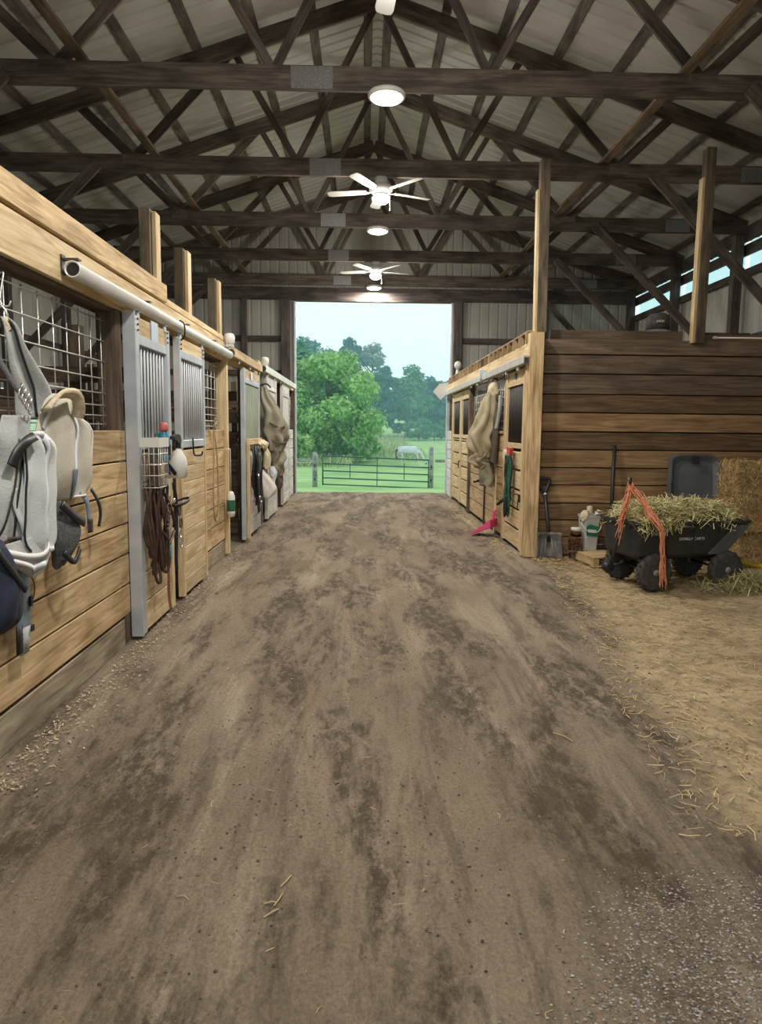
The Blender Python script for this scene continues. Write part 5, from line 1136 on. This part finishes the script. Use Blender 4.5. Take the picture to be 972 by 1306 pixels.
# ---- slate tray leaning on the plank wall
t = thing('plastic_tray', 'slate grey plastic tray stood on end against the plank wall', 'tray', (4.15, 8.66, 0.0), 0); t.scale = (1.08, 1, 1)
def tray_fn(u, v_, w): return (u + v_ * 0.05 - 0.03, v_ * 0.20 - w, v_)
def tray_outline(k, wb, wt, h):
    pts = [(-wb, k), (wb, k)]
    for i in range(9):
        a = math.pi * i / 8; pts.append((wt * (abs(math.cos(a)) ** 0.5) * math.copysign(1, math.cos(a)), h - 0.10 + 0.10 * math.sin(a) ** 0.8))
    return pts
MB().prism(tray_outline(0.0, 0.325, 0.295, 1.33), 0.02, tray_fn).build('back', 'sled', t)
oo, ii = tray_outline(0.0, 0.325, 0.295, 1.33), tray_outline(0.06, 0.255, 0.225, 1.245)
v = [tray_fn(u, v_, 0.02) for u, v_ in oo] + [tray_fn(u, v_, 0.075) for u, v_ in [(a * 0.96, b * 0.985 + 0.01) for a, b in oo]] + [tray_fn(u, v_, 0.075) for u, v_ in [(a * 0.93, b * 0.97 + 0.02) for a, b in oo]] + [tray_fn(u, v_, 0.025) for u, v_ in ii]
n_ = len(oo); f = [(r_ * n_ + i, r_ * n_ + (i + 1) % n_, (r_ + 1) * n_ + (i + 1) % n_, (r_ + 1) * n_ + i) for r_ in range(3) for i in range(n_)]
MB().add(v, f).build('rim', 'sled', t)
MB().prism([(-0.04, 1.20), (0.04, 1.20), (0.04, 1.29), (-0.04, 1.29)], 0.012, lambda u, v_, w: tray_fn(u, v_, 0.075 + w)).build('rope_slot', 'black', t)
for s in (-1, 1):
    for k in (0.35, 0.65, 0.95): MB().prism([(s * 0.27 - 0.02, k), (s * 0.27 + 0.02, k), (s * 0.27 + 0.02, k + 0.012), (s * 0.27 - 0.02, k + 0.012)], 0.01, lambda u, v_, w: tray_fn(u, v_, 0.07 + w)).build('rib', 'black', t)

# ---- pallet with bucket, jar and squeegee
pal = thing('small_pallet', 'small pale wooden pallet in front of the plank wall', 'pallet', (3.06, 8.54, 0.0), R(9))
for k in range(6): plank('deck_board', (-0.40, -0.275 + 0.11 * k, 0.108), (0.40, -0.275 + 0.11 * k, 0.108), 0.092, 0.02, 'pine', pal, (0, 1, 0))
for x in (-0.36, 0.0, 0.36): plank('runner', (x, -0.32, 0.054), (x, 0.32, 0.054), 0.075, 0.084, 'pine', pal, (1, 0, 0))
for y in (-0.28, 0.28): plank('bottom_board', (-0.40, y, 0.006), (0.40, y, 0.006), 0.09, 0.011, 'pine', pal, (0, 1, 0))
t = thing('feed_bucket', 'pale grey square bucket with green print on the pallet', 'bucket', (2.83, 8.74, 0.118), R(8))
v = []; f = []
for z, h in ((0, 0.085), (0.40, 0.105), (0.42, 0.112), (0.44, 0.112)): v += [(x, y, z) for x, y in rrect(h, h, 0.03, 5)]
for i in range(3):
    for k in range(24): f.append((i * 24 + k, i * 24 + (k + 1) % 24, (i + 1) * 24 + (k + 1) % 24, (i + 1) * 24 + k))
f.append(tuple(range(24))[::-1]); f.append(tuple(72 + k for k in range(24)))
MB().add(v, f).build('body', 'bucket', t)
MB().prism([(-0.075, 0.19), (0.075, 0.17), (0.078, 0.30), (-0.03, 0.33), (-0.077, 0.31)], 0.004, lambda u, v_, w: (u, -0.0895 - 0.05 * v_ - w, v_)).build('print', 'green', t)
MB().prism([(-0.06, 0.23), (0.05, 0.22), (0.05, 0.26), (-0.06, 0.27)], 0.003, lambda u, v_, w: (u, -0.094 - 0.05 * v_ - w, v_)).build('print_stripe', 'white_plastic', t)
MB().tube(bez([(-0.112, 0, 0.40), (-0.13, -0.09, 0.33), (-0.09, -0.135, 0.26), (0.05, -0.14, 0.24), (0.12, -0.09, 0.32), (0.112, 0, 0.40)], 6), 0.005, 6).build('bail', 'white_plastic', t, True)
GT = 'odds and ends on the feed bucket'
t = thing('paper_roll', 'cream roll standing on the feed bucket', 'roll', (2.82, 8.70, 0.56), 0, GT); MB().lathe([(0.03, 0), (0.035, 0.01), (0.035, 0.10), (0.03, 0.11)], 16).lathe([(0.012, 0.11), (0.012, 0.116)], 10).build('roll', 'cream_fleece', t, True)
t = thing('paper_sheets', 'crumpled pale papers lying over the edge of the feed bucket', 'paper', (2.90, 8.68, 0.565), 0, GT)
MB().add([(-0.04, -0.06, 0.01), (0.06, -0.05, 0.03), (0.08, 0.04, 0.0), (0.0, 0.06, 0.04), (-0.04, -0.06, 0.004), (0.06, -0.05, 0.022), (0.08, 0.04, -0.004), (0.0, 0.06, 0.03)], [(0, 1, 2, 3), (7, 6, 5, 4), (0, 4, 5, 1), (1, 5, 6, 2), (2, 6, 7, 3), (3, 7, 4, 0)]).build('sheet', 'paper', t)
MB().add([(-0.02, -0.05, 0.05), (0.05, -0.07, 0.06), (0.09, 0.0, 0.03), (0.02, 0.03, 0.07), (-0.02, -0.05, 0.045), (0.05, -0.07, 0.055), (0.09, 0.0, 0.022), (0.02, 0.03, 0.062)], [(0, 1, 2, 3), (7, 6, 5, 4), (0, 4, 5, 1), (1, 5, 6, 2), (2, 6, 7, 3), (3, 7, 4, 0)]).build('sheet', 'cream_fleece', t)
t = thing('rag', 'cream rag bunched on the left edge of the feed bucket', 'rag', (2.76, 8.68, 0.50), 0, GT)
bundle([(0.62, 2.77, 8.68, 0.03, 0.03), (0.58, 2.76, 8.67, 0.05, 0.05), (0.53, 2.73, 8.66, 0.04, 0.05), (0.49, 2.71, 8.65, 0.02, 0.03)], 'cloth', 'cream_fleece', t, 20, 0.2, 4, 0.4)
t = thing('treat_jar', 'clear jar with white lid and tan treats beside the feed bucket', 'jar', (2.645, 8.66, 0.0), 0)
glass = mat('clear_plastic', (0.9, 0.9, 0.88), 0.08); b_ = glass.node_tree.nodes['Principled BSDF']; b_.inputs['Transmission Weight'].default_value = 1.0; b_.inputs['IOR'].default_value = 1.2; M['clear'] = glass
MB().lathe([(0.07, 0.118), (0.085, 0.125), (0.088, 0.30), (0.075, 0.35), (0.062, 0.37)], 22).build('jar', 'clear', t, True)
MB().lathe([(0.065, 0.365), (0.066, 0.40), (0.06, 0.405)], 22).build('lid', 'white_plastic', t, True)
tr_ = MB(); rr_ = random.Random(8)
for k in range(46):
    a = rr_.uniform(0, 6.28); q = 0.066 * math.sqrt(rr_.random()); tr_.box((q * math.cos(a), q * math.sin(a), 0.135 + 0.13 * rr_.random()), (0.03, 0.022, 0.016), Matrix.Rotation(rr_.uniform(0, 3), 3, 'X') @ Matrix.Rotation(rr_.uniform(0, 3), 3, 'Z'))
tr_.build('treats', 'leather_tan', t)
plank('ledge', (-0.10, 0.02, 0.108), (0.10, 0.02, 0.108), 0.18, 0.02, 'dark_wood', t, (0, 1, 0)); plank('ledge_leg', (0, 0.02, 0), (0, 0.02, 0.098), 0.12, 0.10, 'dark_wood', t, (1, 0, 0))
t = thing('squeegee', 'black floor squeegee with a long black handle leaning on the plank wall', 'squeegee', (3.10, 8.72, 0.118))
MB().tube([(0.0, 0.0, 0.10), (0.035, 0.10, 0.70), (0.075, 0.205, 1.31)], 0.023, 10).build('handle', 'black', t, True)
MB().tube([(-0.003, -0.006, 0.05), (0.003, 0.01, 0.18)], 0.012, 8).build('ferrule', 'silver', t, True)
MB().prism([(-0.20, 0.0), (0.20, 0.0), (0.20, 0.02), (0.02, 0.085), (-0.02, 0.085), (-0.20, 0.02)], 0.03, lambda u, v_, w: (u, w - 0.015, v_)).build('head', 'black', t)
# ---- shovel
t = thing('barn_shovel', 'black plastic scoop shovel leaning beside the corner post', 'shovel', (2.32, 8.66, 0.0), 0)
N_ = 12; v = []; f = []
for lay in (0, 1):
    for j in range(9):
        vz = 0.34 * j / 8; wd = 0.165 - 0.012 * (j / 8)
        for i in range(N_ + 1):
            u = -1 + 2 * i / N_; dish = -0.045 * (abs(u) ** 2.2) + 0.006 * math.cos(u * 9.4) - (0.05 * max(0, (j / 8 - 0.75)) * 4)
            v.append((u * wd, 0.02 + 0.13 * vz + dish + lay * 0.006, vz))
K = 9 * (N_ + 1)
for j in range(8):
    for i in range(N_):
        a = j * (N_ + 1) + i; f += [(a, a + 1, a + N_ + 2, a + N_ + 1), (K + a, K + a + N_ + 1, K + a + N_ + 2, K + a + 1)]
ring = list(range(N_ + 1)) + [j * (N_ + 1) + N_ for j in range(1, 9)] + [8 * (N_ + 1) + i for i in range(N_ - 1, -1, -1)] + [j * (N_ + 1) for j in range(7, 0, -1)]
for a, b in zip(ring, ring[1:] + ring[:1]): f.append((a, K + a, K + b, b))
bl = MB().add(v, f).build('blade', 'shovel', t, True)
for u in (-0.11, -0.055, 0.055, 0.11): MB().tube([(u * 0.6, 0.055, 0.29), (u, 0.012, 0.02)], 0.006, 6).build('rib', 'rim', bl, True)
MB().tube([(0.0, 0.045, 0.22), (-0.005, 0.085, 0.42), (-0.035, 0.17, 0.80)], 0.023, 10).build('shaft', 'black', t, True)
MB().tube([(-0.033, 0.165, 0.77), (-0.038, 0.175, 0.83)], 0.021, 10).build('ferrule', 'white_plastic', t, True)
MB().tube(bez([(-0.038, 0.178, 0.82), (-0.085, 0.19, 0.90), (-0.105, 0.20, 0.985), (-0.05, 0.202, 1.0), (0.02, 0.202, 0.985), (0.0, 0.19, 0.90), (-0.038, 0.178, 0.82)], 6), 0.026, 10).build('grip', 'black', t, True)
tag(plank('ground_strip', (3.55, 8.88, 0.155), (2.66, 8.90, 0.155), 0.014, 0.014, 'white_wood', None, (0, 0, 1)), 'thin white strip along the foot of the plank wall behind the pallet', 'strip')
# ---- on top of the plank wall
t = thing('dark_tub', 'dark tub upside down on a round base on top of the plank wall', 'tub', (3.80, 9.30, 2.72))
MB().lathe([(0.20, 0.10), (0.205, 0.12), (0.19, 0.16), (0.12, 0.20), (0.05, 0.21)], 24).build('base', 'shovel', t, True)
MB().box((0.0, 0, 0.055), (0.40, 0.3, 0.09)).build('support', 'dark_wood', t)
MB().lathe([(0.15, 0.20), (0.145, 0.30), (0.13, 0.37), (0.09, 0.40), (0.03, 0.41)], 20).build('tub', 'black_rubber', t, True)
MB().box((-0.03, -0.145, 0.285), (0.09, 0.02, 0.03)).build('tag', 'rim', t)
t = thing('white_rod', 'thin white rod lying along the top of the plank wall at right', 'rod', (5.2, 9.02, 2.75)); MB().tube([(-0.82, -0.08, 0.03), (1.0, -0.08, 0.03)], 0.009, 8).build('rod', 'white_plastic', t, True); MB().lathe([(0.018, -0.84), (0.018, -0.80)], 8, (0, -0.08, 0.03), 'X').build('tip', 'white_plastic', t)

# ================================================================== litter on the floor
def s_bay(r):
    while True:
        y = 8.9 - 6.3 * r.random() ** 1.9; x = bay_edge(y) - 0.2 + abs(r.normal(0, 1.5))
        if x < X_E - 0.4 and (x > 2.2 or y < 8.75): return (x, y, floor_h(x, y) + 0.006 + 0.01 * r.random()), 0.4
o = straw_mesh('straw_litter', 9000, s_bay, 0.02, 0.10, 0.0036, 'straw', None, 31, 0.2, 0.12); tag(o, 'scattered dry straw over the earth of the right bay', 'straw', None, 'stuff')
def s_pile(r):
    a, q = r.uniform(0, 6.28), abs(r.normal(0, 0.5)); x, y = 4.0 + 0.55 * q * math.cos(a), 7.05 + 0.24 * q * math.sin(a); return (x, y, 0.01 + 0.13 * math.exp(-q * q * 1.6) * r.random()), 1
o = straw_mesh('hay_pile', 1500, s_pile, 0.10, 0.30, 0.006, 'hay', None, 33, 0.35, 0.2); tag(o, 'small loose pile of green hay on the ground by the right cart wheel', 'hay', None, 'stuff')
def s_wallfoot(r):
    y = 8.75 - abs(r.normal(0, 0.35)); x = r.uniform(2.1, 4.6); return (x, y, 0.006 + 0.012 * r.random()), 0.4
o = straw_mesh('wall_foot_straw', 1500, s_wallfoot, 0.03, 0.12, 0.005, 'straw', None, 36, 0.2, 0.12); tag(o, 'straw gathered along the foot of the plank wall', 'straw', None, 'stuff')
def s_left(r):
    y = 3.0 + 13.6 * r.random() ** 1.2; x = XL + 0.06 + abs(r.normal(0, 0.11)); return (x, y, floor_h(x, y) + 0.006 + 0.012 * r.random()), 0.6
o = straw_mesh('wood_shavings', 3200, s_left, 0.006, 0.026, 0.007, 'shavings', None, 34, 0.35, 0.1); tag(o, 'pale wood shavings along the foot of the left stalls', 'shavings', None, 'stuff')
def s_right(r):
    y = 9.0 + 6 * r.random(); x = XR - 0.05 - abs(r.normal(0, 0.14)); return (x, y, floor_h(x, y) + 0.006), 0.6
o = straw_mesh('door_foot_straw', 700, s_right, 0.02, 0.09, 0.006, 'straw', None, 35, 0.3, 0.1); tag(o, 'straw bits along the foot of the right stalls', 'straw', None, 'stuff')
def s_aisle(r):
    x, y = r.uniform(-1.5, 1.9), 1.7 + 9 * r.random() ** 1.5; return (x, y, floor_h(x, y) + 0.004), 0.3
o = straw_mesh('aisle_straw', 170, s_aisle, 0.01, 0.05, 0.0028, 'straw', None, 37, 0.12, 0.15); tag(o, 'few stray straw bits on the dirt aisle', 'straw', None, 'stuff')
for k, (x, y, a, L_, lab) in enumerate(((-0.27, 2.36, 1.1, 0.07, 'upper pale straw stalk on the near aisle'), (-0.285, 2.26, 1.25, 0.07, 'middle pale straw stalk on the near aisle'), (-0.30, 2.19, 0.75, 0.06, 'lower pale straw stalk on the near aisle'), (-0.31, 2.24, 0.15, 0.04, 'shortest pale straw stalk across the middle one on the near aisle'), (1.06, 3.55, -0.95, 0.13, 'long curved pale straw stalk on the right side of the aisle'))):
    d = Vector((math.cos(a), math.sin(a), 0)) * L_ / 2; z = floor_h(x, y) + 0.006
    tag(MB().tube([(x - d.x, y - d.y, z), (x + 0.006, y, z + 0.006), (x + d.x, y + d.y, z)], 0.0022, 6).build('straw_stalk', 'straw'), lab, 'straw', 'pale straw stalks on the aisle')
# gravel patch at the near right
g = MB(); rg = random.Random(17); gv = []; gf = []
for k in range(22000):
    y = rg.uniform(0.2, 2.45); x = 0.62 + abs(rg.gauss(0, 0.75)) + (y - 1.7) * 0.5 + rg.gauss(0, 0.10)
    if x > 4.5 or y > 2.45 - 0.25 * rg.random(): continue
    s = rg.uniform(0.0022, 0.0058); z = floor_h(x, y) + s * 0.3; b = len(gv)
    a = rg.uniform(0, 3.14); c_, s_ = math.cos(a) * s * rg.uniform(0.8, 1.6), math.sin(a) * s
    gv += [(x + c_, y + s_, z), (x - s_, y + c_ * 0.8, z), (x - c_, y - s_, z), (x + s_, y - c_ * 0.8, z), (x, y, z + s * 0.7)]
    gf += [(b, b + 1, b + 4), (b + 1, b + 2, b + 4), (b + 2, b + 3, b + 4), (b + 3, b, b + 4)]
o = MB(); o.v, o.f = gv, gf; o = o.build('gravel', 'pebble'); tag(o, 'patch of pale crushed gravel at the near right corner', 'gravel', None, 'stuff')
gv = []; gf = []
for k in range(7000):
    y = 1.6 + 9 * rg.random() ** 1.2; x = rg.uniform(-1.65, 1.95); s = rg.uniform(0.002, 0.0085)
    if nz(x * 1.3, y * 0.5, 5) + 0.5 * nz(x * 4, y * 1.6, 8) < rg.uniform(-0.15, 0.45): continue
    z = floor_h(x, y) + s * 0.2; b = len(gv); a = rg.uniform(0, 3); c_, s_ = math.cos(a) * s, math.sin(a) * s
    gv += [(x + c_, y + s_, z), (x - s_, y + c_, z), (x - c_, y - s_, z), (x + s_, y - c_, z), (x, y, z + s * 0.8)]
    gf += [(b, b + 1, b + 4), (b + 1, b + 2, b + 4), (b + 2, b + 3, b + 4), (b + 3, b, b + 4)]
o = MB(); o.v, o.f = gv, gf; o = o.build('dirt_crumbs', 'clod'); tag(o, 'small crumbs of earth strewn on the aisle', 'dirt', None, 'stuff')

# ================================================================== outdoors
# gate and fence
gz = -0.50
t = thing('pasture_gate', 'green tubular metal pasture gate beyond the doorway', 'gate', (0.42, 26.0, gz))
gx0, gx1 = -1.95, 1.95
def gzz(x): return -0.04 * (x - gx0) / (gx1 - gx0) * 1.0
for z in (0.06, 0.30, 0.56, 0.82, 1.10):
    MB().tube([(gx0, 0, z + gzz(gx0)), (gx1, 0, z + gzz(gx1) - 0.08)], 0.024, 8).build('rail', 'gate', t, True)
for x in (gx0, gx1): MB().tube([(x, 0, 0.03 + gzz(x) - (0.08 if x > 0 else 0)), (x, 0, 1.13 + gzz(x) - (0.08 if x > 0 else 0))], 0.026, 8).build('end_tube', 'gate', t, True)
for x in (-0.95, 0.05, 1.05): MB().box((x, 0.02, 0.55), (0.03, 0.012, 1.06 if abs(x) < 0.5 else 0.6)).build('brace', 'gate', t)
for x, h, lab in ((-1.82, 1.28, 'weathered gate post at the left end of the green gate'), (2.46, 1.52, 'weathered gate post at the right end of the green gate')):
    t = thing('gate_post', lab, 'post', (x, 26.0, ground_z(x, 26) - 0.05), 0, 'gate posts')
    MB().lathe([(0.095, 0), (0.09, h * 0.5), (0.085, h), (0.05, h + 0.06)], 14).build('post', 'fence_post', t, True)
    for z in (0.35, 0.85): MB().box((0.0, -0.09, z), (0.05, 0.03, 0.10)).build('hinge', 'bar_dark', t)
for s, x0, x1, lab in ((-1, -9.0, -1.95, 'wire fence running left from the green gate'), (1, 2.60, 9.5, 'wire fence running right from the green gate')):
    t = thing('wire_fence', lab, 'fence', ((x0 + x1) / 2, 26.0, -0.55), 0, 'pasture wire fences')
    cx = (x0 + x1) / 2
    for z in (0.35, 0.62, 0.90): MB().tube([(x0 - cx, 0, z), (x1 - cx, 0, z)], 0.010, 5).build('wire', 'wire', t)
    MB().box((0, 0, 1.0), (x1 - x0, 0.03, 0.10)).build('top_rail', 'fence_post', t)
    for k in range(1, 4): MB().tube([(((x0 + x1) / 2 - s * (x1 - x0) / 2 + s * k * 2.2) - cx, 0.05, -0.1), (((x0 + x1) / 2 - s * (x1 - x0) / 2 + s * k * 2.2) - cx, 0.05, 1.15)], 0.06, 8).build('post', 'fence_post', t, True)

# horse grazing in the pasture
hx_, hy_ = 3.5, 56.0; hz_ = ground_z(hx_, hy_)
H = thing('horse', 'pale grey horse in a light sheet grazing in the pasture', 'horse', (hx_, hy_, hz_), R(8))
def skinned(name, pts, edges, radii, material, parent, root=0, sub=2):
    me = bpy.data.meshes.new(name); me.from_pydata(pts, edges, []); me.materials.append(M[material]); o = link(bpy.data.objects.new(name, me), parent)
    sk = o.modifiers.new('skin', 'SKIN'); sk.use_smooth_shade = True
    for i, r_ in enumerate(radii):
        s = me.skin_vertices[0].data[i]; s.radius = r_ if isinstance(r_, tuple) else (r_, r_)
        s.use_root = (i == root)
    ss = o.modifiers.new('sub', 'SUBSURF'); ss.levels = sub; ss.render_levels = sub
    dg = bpy.context.evaluated_depsgraph_get(); me2 = bpy.data.meshes.new_from_object(o.evaluated_get(dg)); o.modifiers.clear(); o.data = me2
    return o
P_ = [(-0.05, 0, 1.15), (-0.45, 0, 1.18), (-0.72, 0, 1.22), (0.35, 0, 1.12), (0.62, 0, 1.15),            # 0-4 trunk
      (0.86, 0, 1.02), (1.10, 0, 0.72), (1.26, 0, 0.44), (1.36, 0, 0.26), (1.47, 0, 0.08),                # 5-9 neck, poll, face, muzzle
      (-0.68, 0.15, 0.98), (-0.60, 0.17, 0.78), (-0.80, 0.17, 0.50), (-0.76, 0.17, 0.10), (-0.70, 0.17, 0.03),   # 10-14 hind leg
      (-0.68, -0.15, 0.98), (-0.50, -0.17, 0.78), (-0.66, -0.17, 0.50), (-0.58, -0.17, 0.10), (-0.52, -0.17, 0.03),
      (0.55, 0.14, 0.90), (0.56, 0.15, 0.66), (0.57, 0.15, 0.42), (0.56, 0.15, 0.10), (0.62, 0.15, 0.03),        # 20-24 front
      (0.62, -0.14, 0.90), (0.70, -0.15, 0.66), (0.74, -0.15, 0.42), (0.72, -0.15, 0.10), (0.78, -0.15, 0.03)]
E_ = [(0, 1), (1, 2), (0, 3), (3, 4), (4, 5), (5, 6), (6, 7), (7, 8), (8, 9), (2, 10), (10, 11), (11, 12), (12, 13), (13, 14), (2, 15), (15, 16), (16, 17), (17, 18), (18, 19), (4, 20), (20, 21), (21, 22), (22, 23), (23, 24), (4, 25), (25, 26), (26, 27), (27, 28), (28, 29)]
Rr = [0.31, 0.30, 0.25, 0.31, 0.27, 0.19, 0.13, 0.115, 0.085, 0.065] + [0.15, 0.11, 0.06, 0.042, 0.06] * 2 + [0.12, 0.075, 0.052, 0.042, 0.055] * 2
skinned('body', P_, E_, Rr, 'horse', H)
bundle_rows = []
sv = []; sf = []
for i, (x, rr2) in enumerate(((-0.92, 0.20), (-0.80, 0.29), (-0.45, 0.335), (0.0, 0.345), (0.40, 0.34), (0.62, 0.31))):
    for k in range(13):
        a = R(-25) + R(230) * k / 12; sv.append((x, (rr2 + 0.015) * math.cos(a), 1.16 + (rr2 + 0.03) * math.sin(a)))
for i in range(5):
    for k in range(12): sf.append((i * 13 + k, i * 13 + k + 1, (i + 1) * 13 + k + 1, (i + 1) * 13 + k))
o = MB().add(sv, sf).build('sheet', 'horse_sheet', H, True)
MB().lathe([(0.07, -0.08), (0.085, 0.0), (0.06, 0.08)], 10, (1.43, 0, 0.16)).build('dark_muzzle', 'horse_dark', H, True)
for s in (-1, 1): MB().lathe([(0.03, 0), (0.035, 0.05), (0.004, 0.14)], 8, (1.18, s * 0.06, 0.58)).build('ear', 'horse', H, True)
MB().tube(bez([(-0.90, 0, 1.28), (-1.02, 0, 1.05), (-1.0, 0, 0.7), (-0.97, 0, 0.45)], 5), [0.04] + [0.06] * 10 + [0.07, 0.06, 0.05, 0.04, 0.02], 8).build('tail', 'horse_dark', H, True)

# trees
def tree(x, y, h, rx, rz_, lab, leafm, seed, n=7000, size=0.30, base=0.28, z0=None, group='trees beyond the pasture'):
    z0 = ground_z(x, y) if z0 is None else z0
    t = thing('tree', lab, 'tree', (x, y, z0), 0, group); r = np.random.RandomState(seed)
    tr2 = MB(); cz = h * (base + (1 - base) * 0.5); hz2 = h * (1 - base) * 0.5
    tr2.tube([(0, 0, -0.2), (0.1, 0, h * 0.3), (-0.1, 0.05, h * 0.6), (0, 0, h * 0.85)], [h * 0.022, h * 0.018, h * 0.011, h * 0.004], 8)
    for k in range(7):
        a = k * 0.9 + seed; q = 0.35 + 0.06 * k; tr2.tube([(0, 0, h * q), (rx * 0.35 * math.cos(a), rx * 0.35 * math.sin(a), h * (q + 0.10)), (rx * 0.7 * math.cos(a), rx * 0.7 * math.sin(a), h * (q + 0.18))], [h * 0.009, h * 0.006, h * 0.002], 6)
    tr2.build('trunk', 'bark', t, True)
    npuff = 46; d = r.normal(size=(npuff, 3)); d /= np.linalg.norm(d, axis=1)[:, None]; rad = r.uniform(0.35, 0.92, npuff) ** 0.7
    pc = d * rad[:, None] * np.array([rx, rx, hz2]) + np.array([0, 0, cz]); pr_ = r.uniform(0.20, 0.36, npuff) * min(rx, hz2)
    idx = r.randint(0, npuff, n); q = r.normal(size=(n, 3)); q /= np.linalg.norm(q, axis=1)[:, None]
    pos = pc[idx] + q * (pr_[idx] * r.uniform(0.55, 1.05, n))[:, None] * np.array([1, 1, 0.8])
    nn = q + r.normal(0, 0.5, (n, 3)) + np.array([0, 0, 0.5]); nn /= np.linalg.norm(nn, axis=1)[:, None]
    a = np.cross(nn, r.normal(size=(n, 3))); a /= np.linalg.norm(a, axis=1)[:, None]; b = np.cross(nn, a)
    s = (size * r.uniform(0.6, 1.3, n))[:, None]
    V = np.stack([pos - a * s, pos - b * s * 0.5, pos + a * s, pos + b * s * 0.5], 1).reshape(-1, 3)
    me = bpy.data.meshes.new('crown'); me.from_pydata(V.tolist(), [], [(4 * i, 4 * i + 1, 4 * i + 2, 4 * i + 3) for i in range(n)]); me.materials.append(M[leafm])
    link(bpy.data.objects.new('crown', me), t); return t
tree(-2.9, 58, 8.8, 4.3, 4, 'big bright green leafy tree at the left of the doorway view', 'leaf_bright', 1, 15000, 0.22, 0.05)
tree(-7.4, 63, 10.5, 4.2, 4, 'mid green tree behind the left edge of the big bright tree', 'leaf_mid', 2, 9000, 0.25, 0.05)
tree(-13.5, 66, 10, 4.5, 4, 'mid green tree farther left than the doorway shows', 'leaf_mid', 12, 7000, 0.28, 0.05)
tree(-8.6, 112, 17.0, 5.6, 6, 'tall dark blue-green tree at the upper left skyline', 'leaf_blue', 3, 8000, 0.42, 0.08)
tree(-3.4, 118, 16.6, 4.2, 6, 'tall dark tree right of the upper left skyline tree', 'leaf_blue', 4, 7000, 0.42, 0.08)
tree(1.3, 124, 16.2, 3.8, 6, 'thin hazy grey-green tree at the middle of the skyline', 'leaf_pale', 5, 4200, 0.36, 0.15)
tree(2.4, 112, 11.2, 3.0, 5, 'dark tree filling the dip beside the big bright tree', 'leaf_blue', 6, 6000, 0.38, 0.04)
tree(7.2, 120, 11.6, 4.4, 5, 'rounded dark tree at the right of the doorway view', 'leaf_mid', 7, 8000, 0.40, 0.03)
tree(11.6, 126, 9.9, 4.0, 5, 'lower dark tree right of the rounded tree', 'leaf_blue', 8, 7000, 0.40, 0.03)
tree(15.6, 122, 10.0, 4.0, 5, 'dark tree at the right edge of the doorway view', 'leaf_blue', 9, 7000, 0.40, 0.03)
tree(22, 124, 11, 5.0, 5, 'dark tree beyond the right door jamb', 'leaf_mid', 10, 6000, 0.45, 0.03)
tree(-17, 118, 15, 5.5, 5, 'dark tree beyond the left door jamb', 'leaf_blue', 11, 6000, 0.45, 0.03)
for k, (x, y, h, r_, lab) in enumerate(((8.2, 108, 3.4, 2.2, 'pale rounded bush in front of the right trees'), (12.6, 110, 3.0, 1.9, 'smaller pale bush at the right pasture edge'), (-0.4, 60, 2.6, 2.2, 'low green bush under the right side of the big bright tree'), (-5.8, 52, 3.0, 2.2, 'low green bush at the left by the gate post'))):
    tree(x, y, h, r_, 2, lab, 'leaf_mid' if k < 2 else 'leaf_bright', 20 + k, 3200, 0.20, 0.0, group='bushes at the pasture edge')
def s_weed(r):
    x = r.uniform(-8, 5.5); y = r.uniform(60, 108) if x > -1 else r.uniform(48, 108); return (x, y, ground_z(x, y) + 0.35), 0.4
o = straw_mesh('tall_weeds', 5000, s_weed, 0.6, 1.3, 0.05, 'weeds', None, 41, 0.3, 0.1, 1.1); tag(o, 'tall pale weeds between the big tree and the horse', 'weeds', None, 'stuff')
t = thing('field_fence', 'dark post and rail fence at the far edge of the pasture', 'fence', (14, 106, ground_z(14, 106)))
for k in range(9): MB().box((-8 + 2.2 * k, 0, 0.55), (0.12, 0.12, 1.3)).build('post', 'bar_dark', t)
for z in (0.6, 1.05): MB().box((0.8, 0, z), (17.8, 0.05, 0.10)).build('rail', 'bar_dark', t)

# evening haze hanging over the pasture
mm = bpy.data.materials.new('evening_haze'); mm.use_nodes = True; n = mm.node_tree.nodes; l = mm.node_tree.links
n.remove(n['Principled BSDF']); vsn = n.new('ShaderNodeVolumeScatter'); vsn.inputs['Color'].default_value = (0.50, 0.88, 1.0, 1); vsn.inputs['Density'].default_value = 0.0036
l.new(vsn.outputs[0], n['Material Output'].inputs['Volume']); M['haze'] = mm
o = MB().box((0, 100, 20), (170, 130, 46)).build('haze', 'haze'); tag(o, 'thin bluish evening haze over the pasture and trees', 'haze', None, 'stuff')
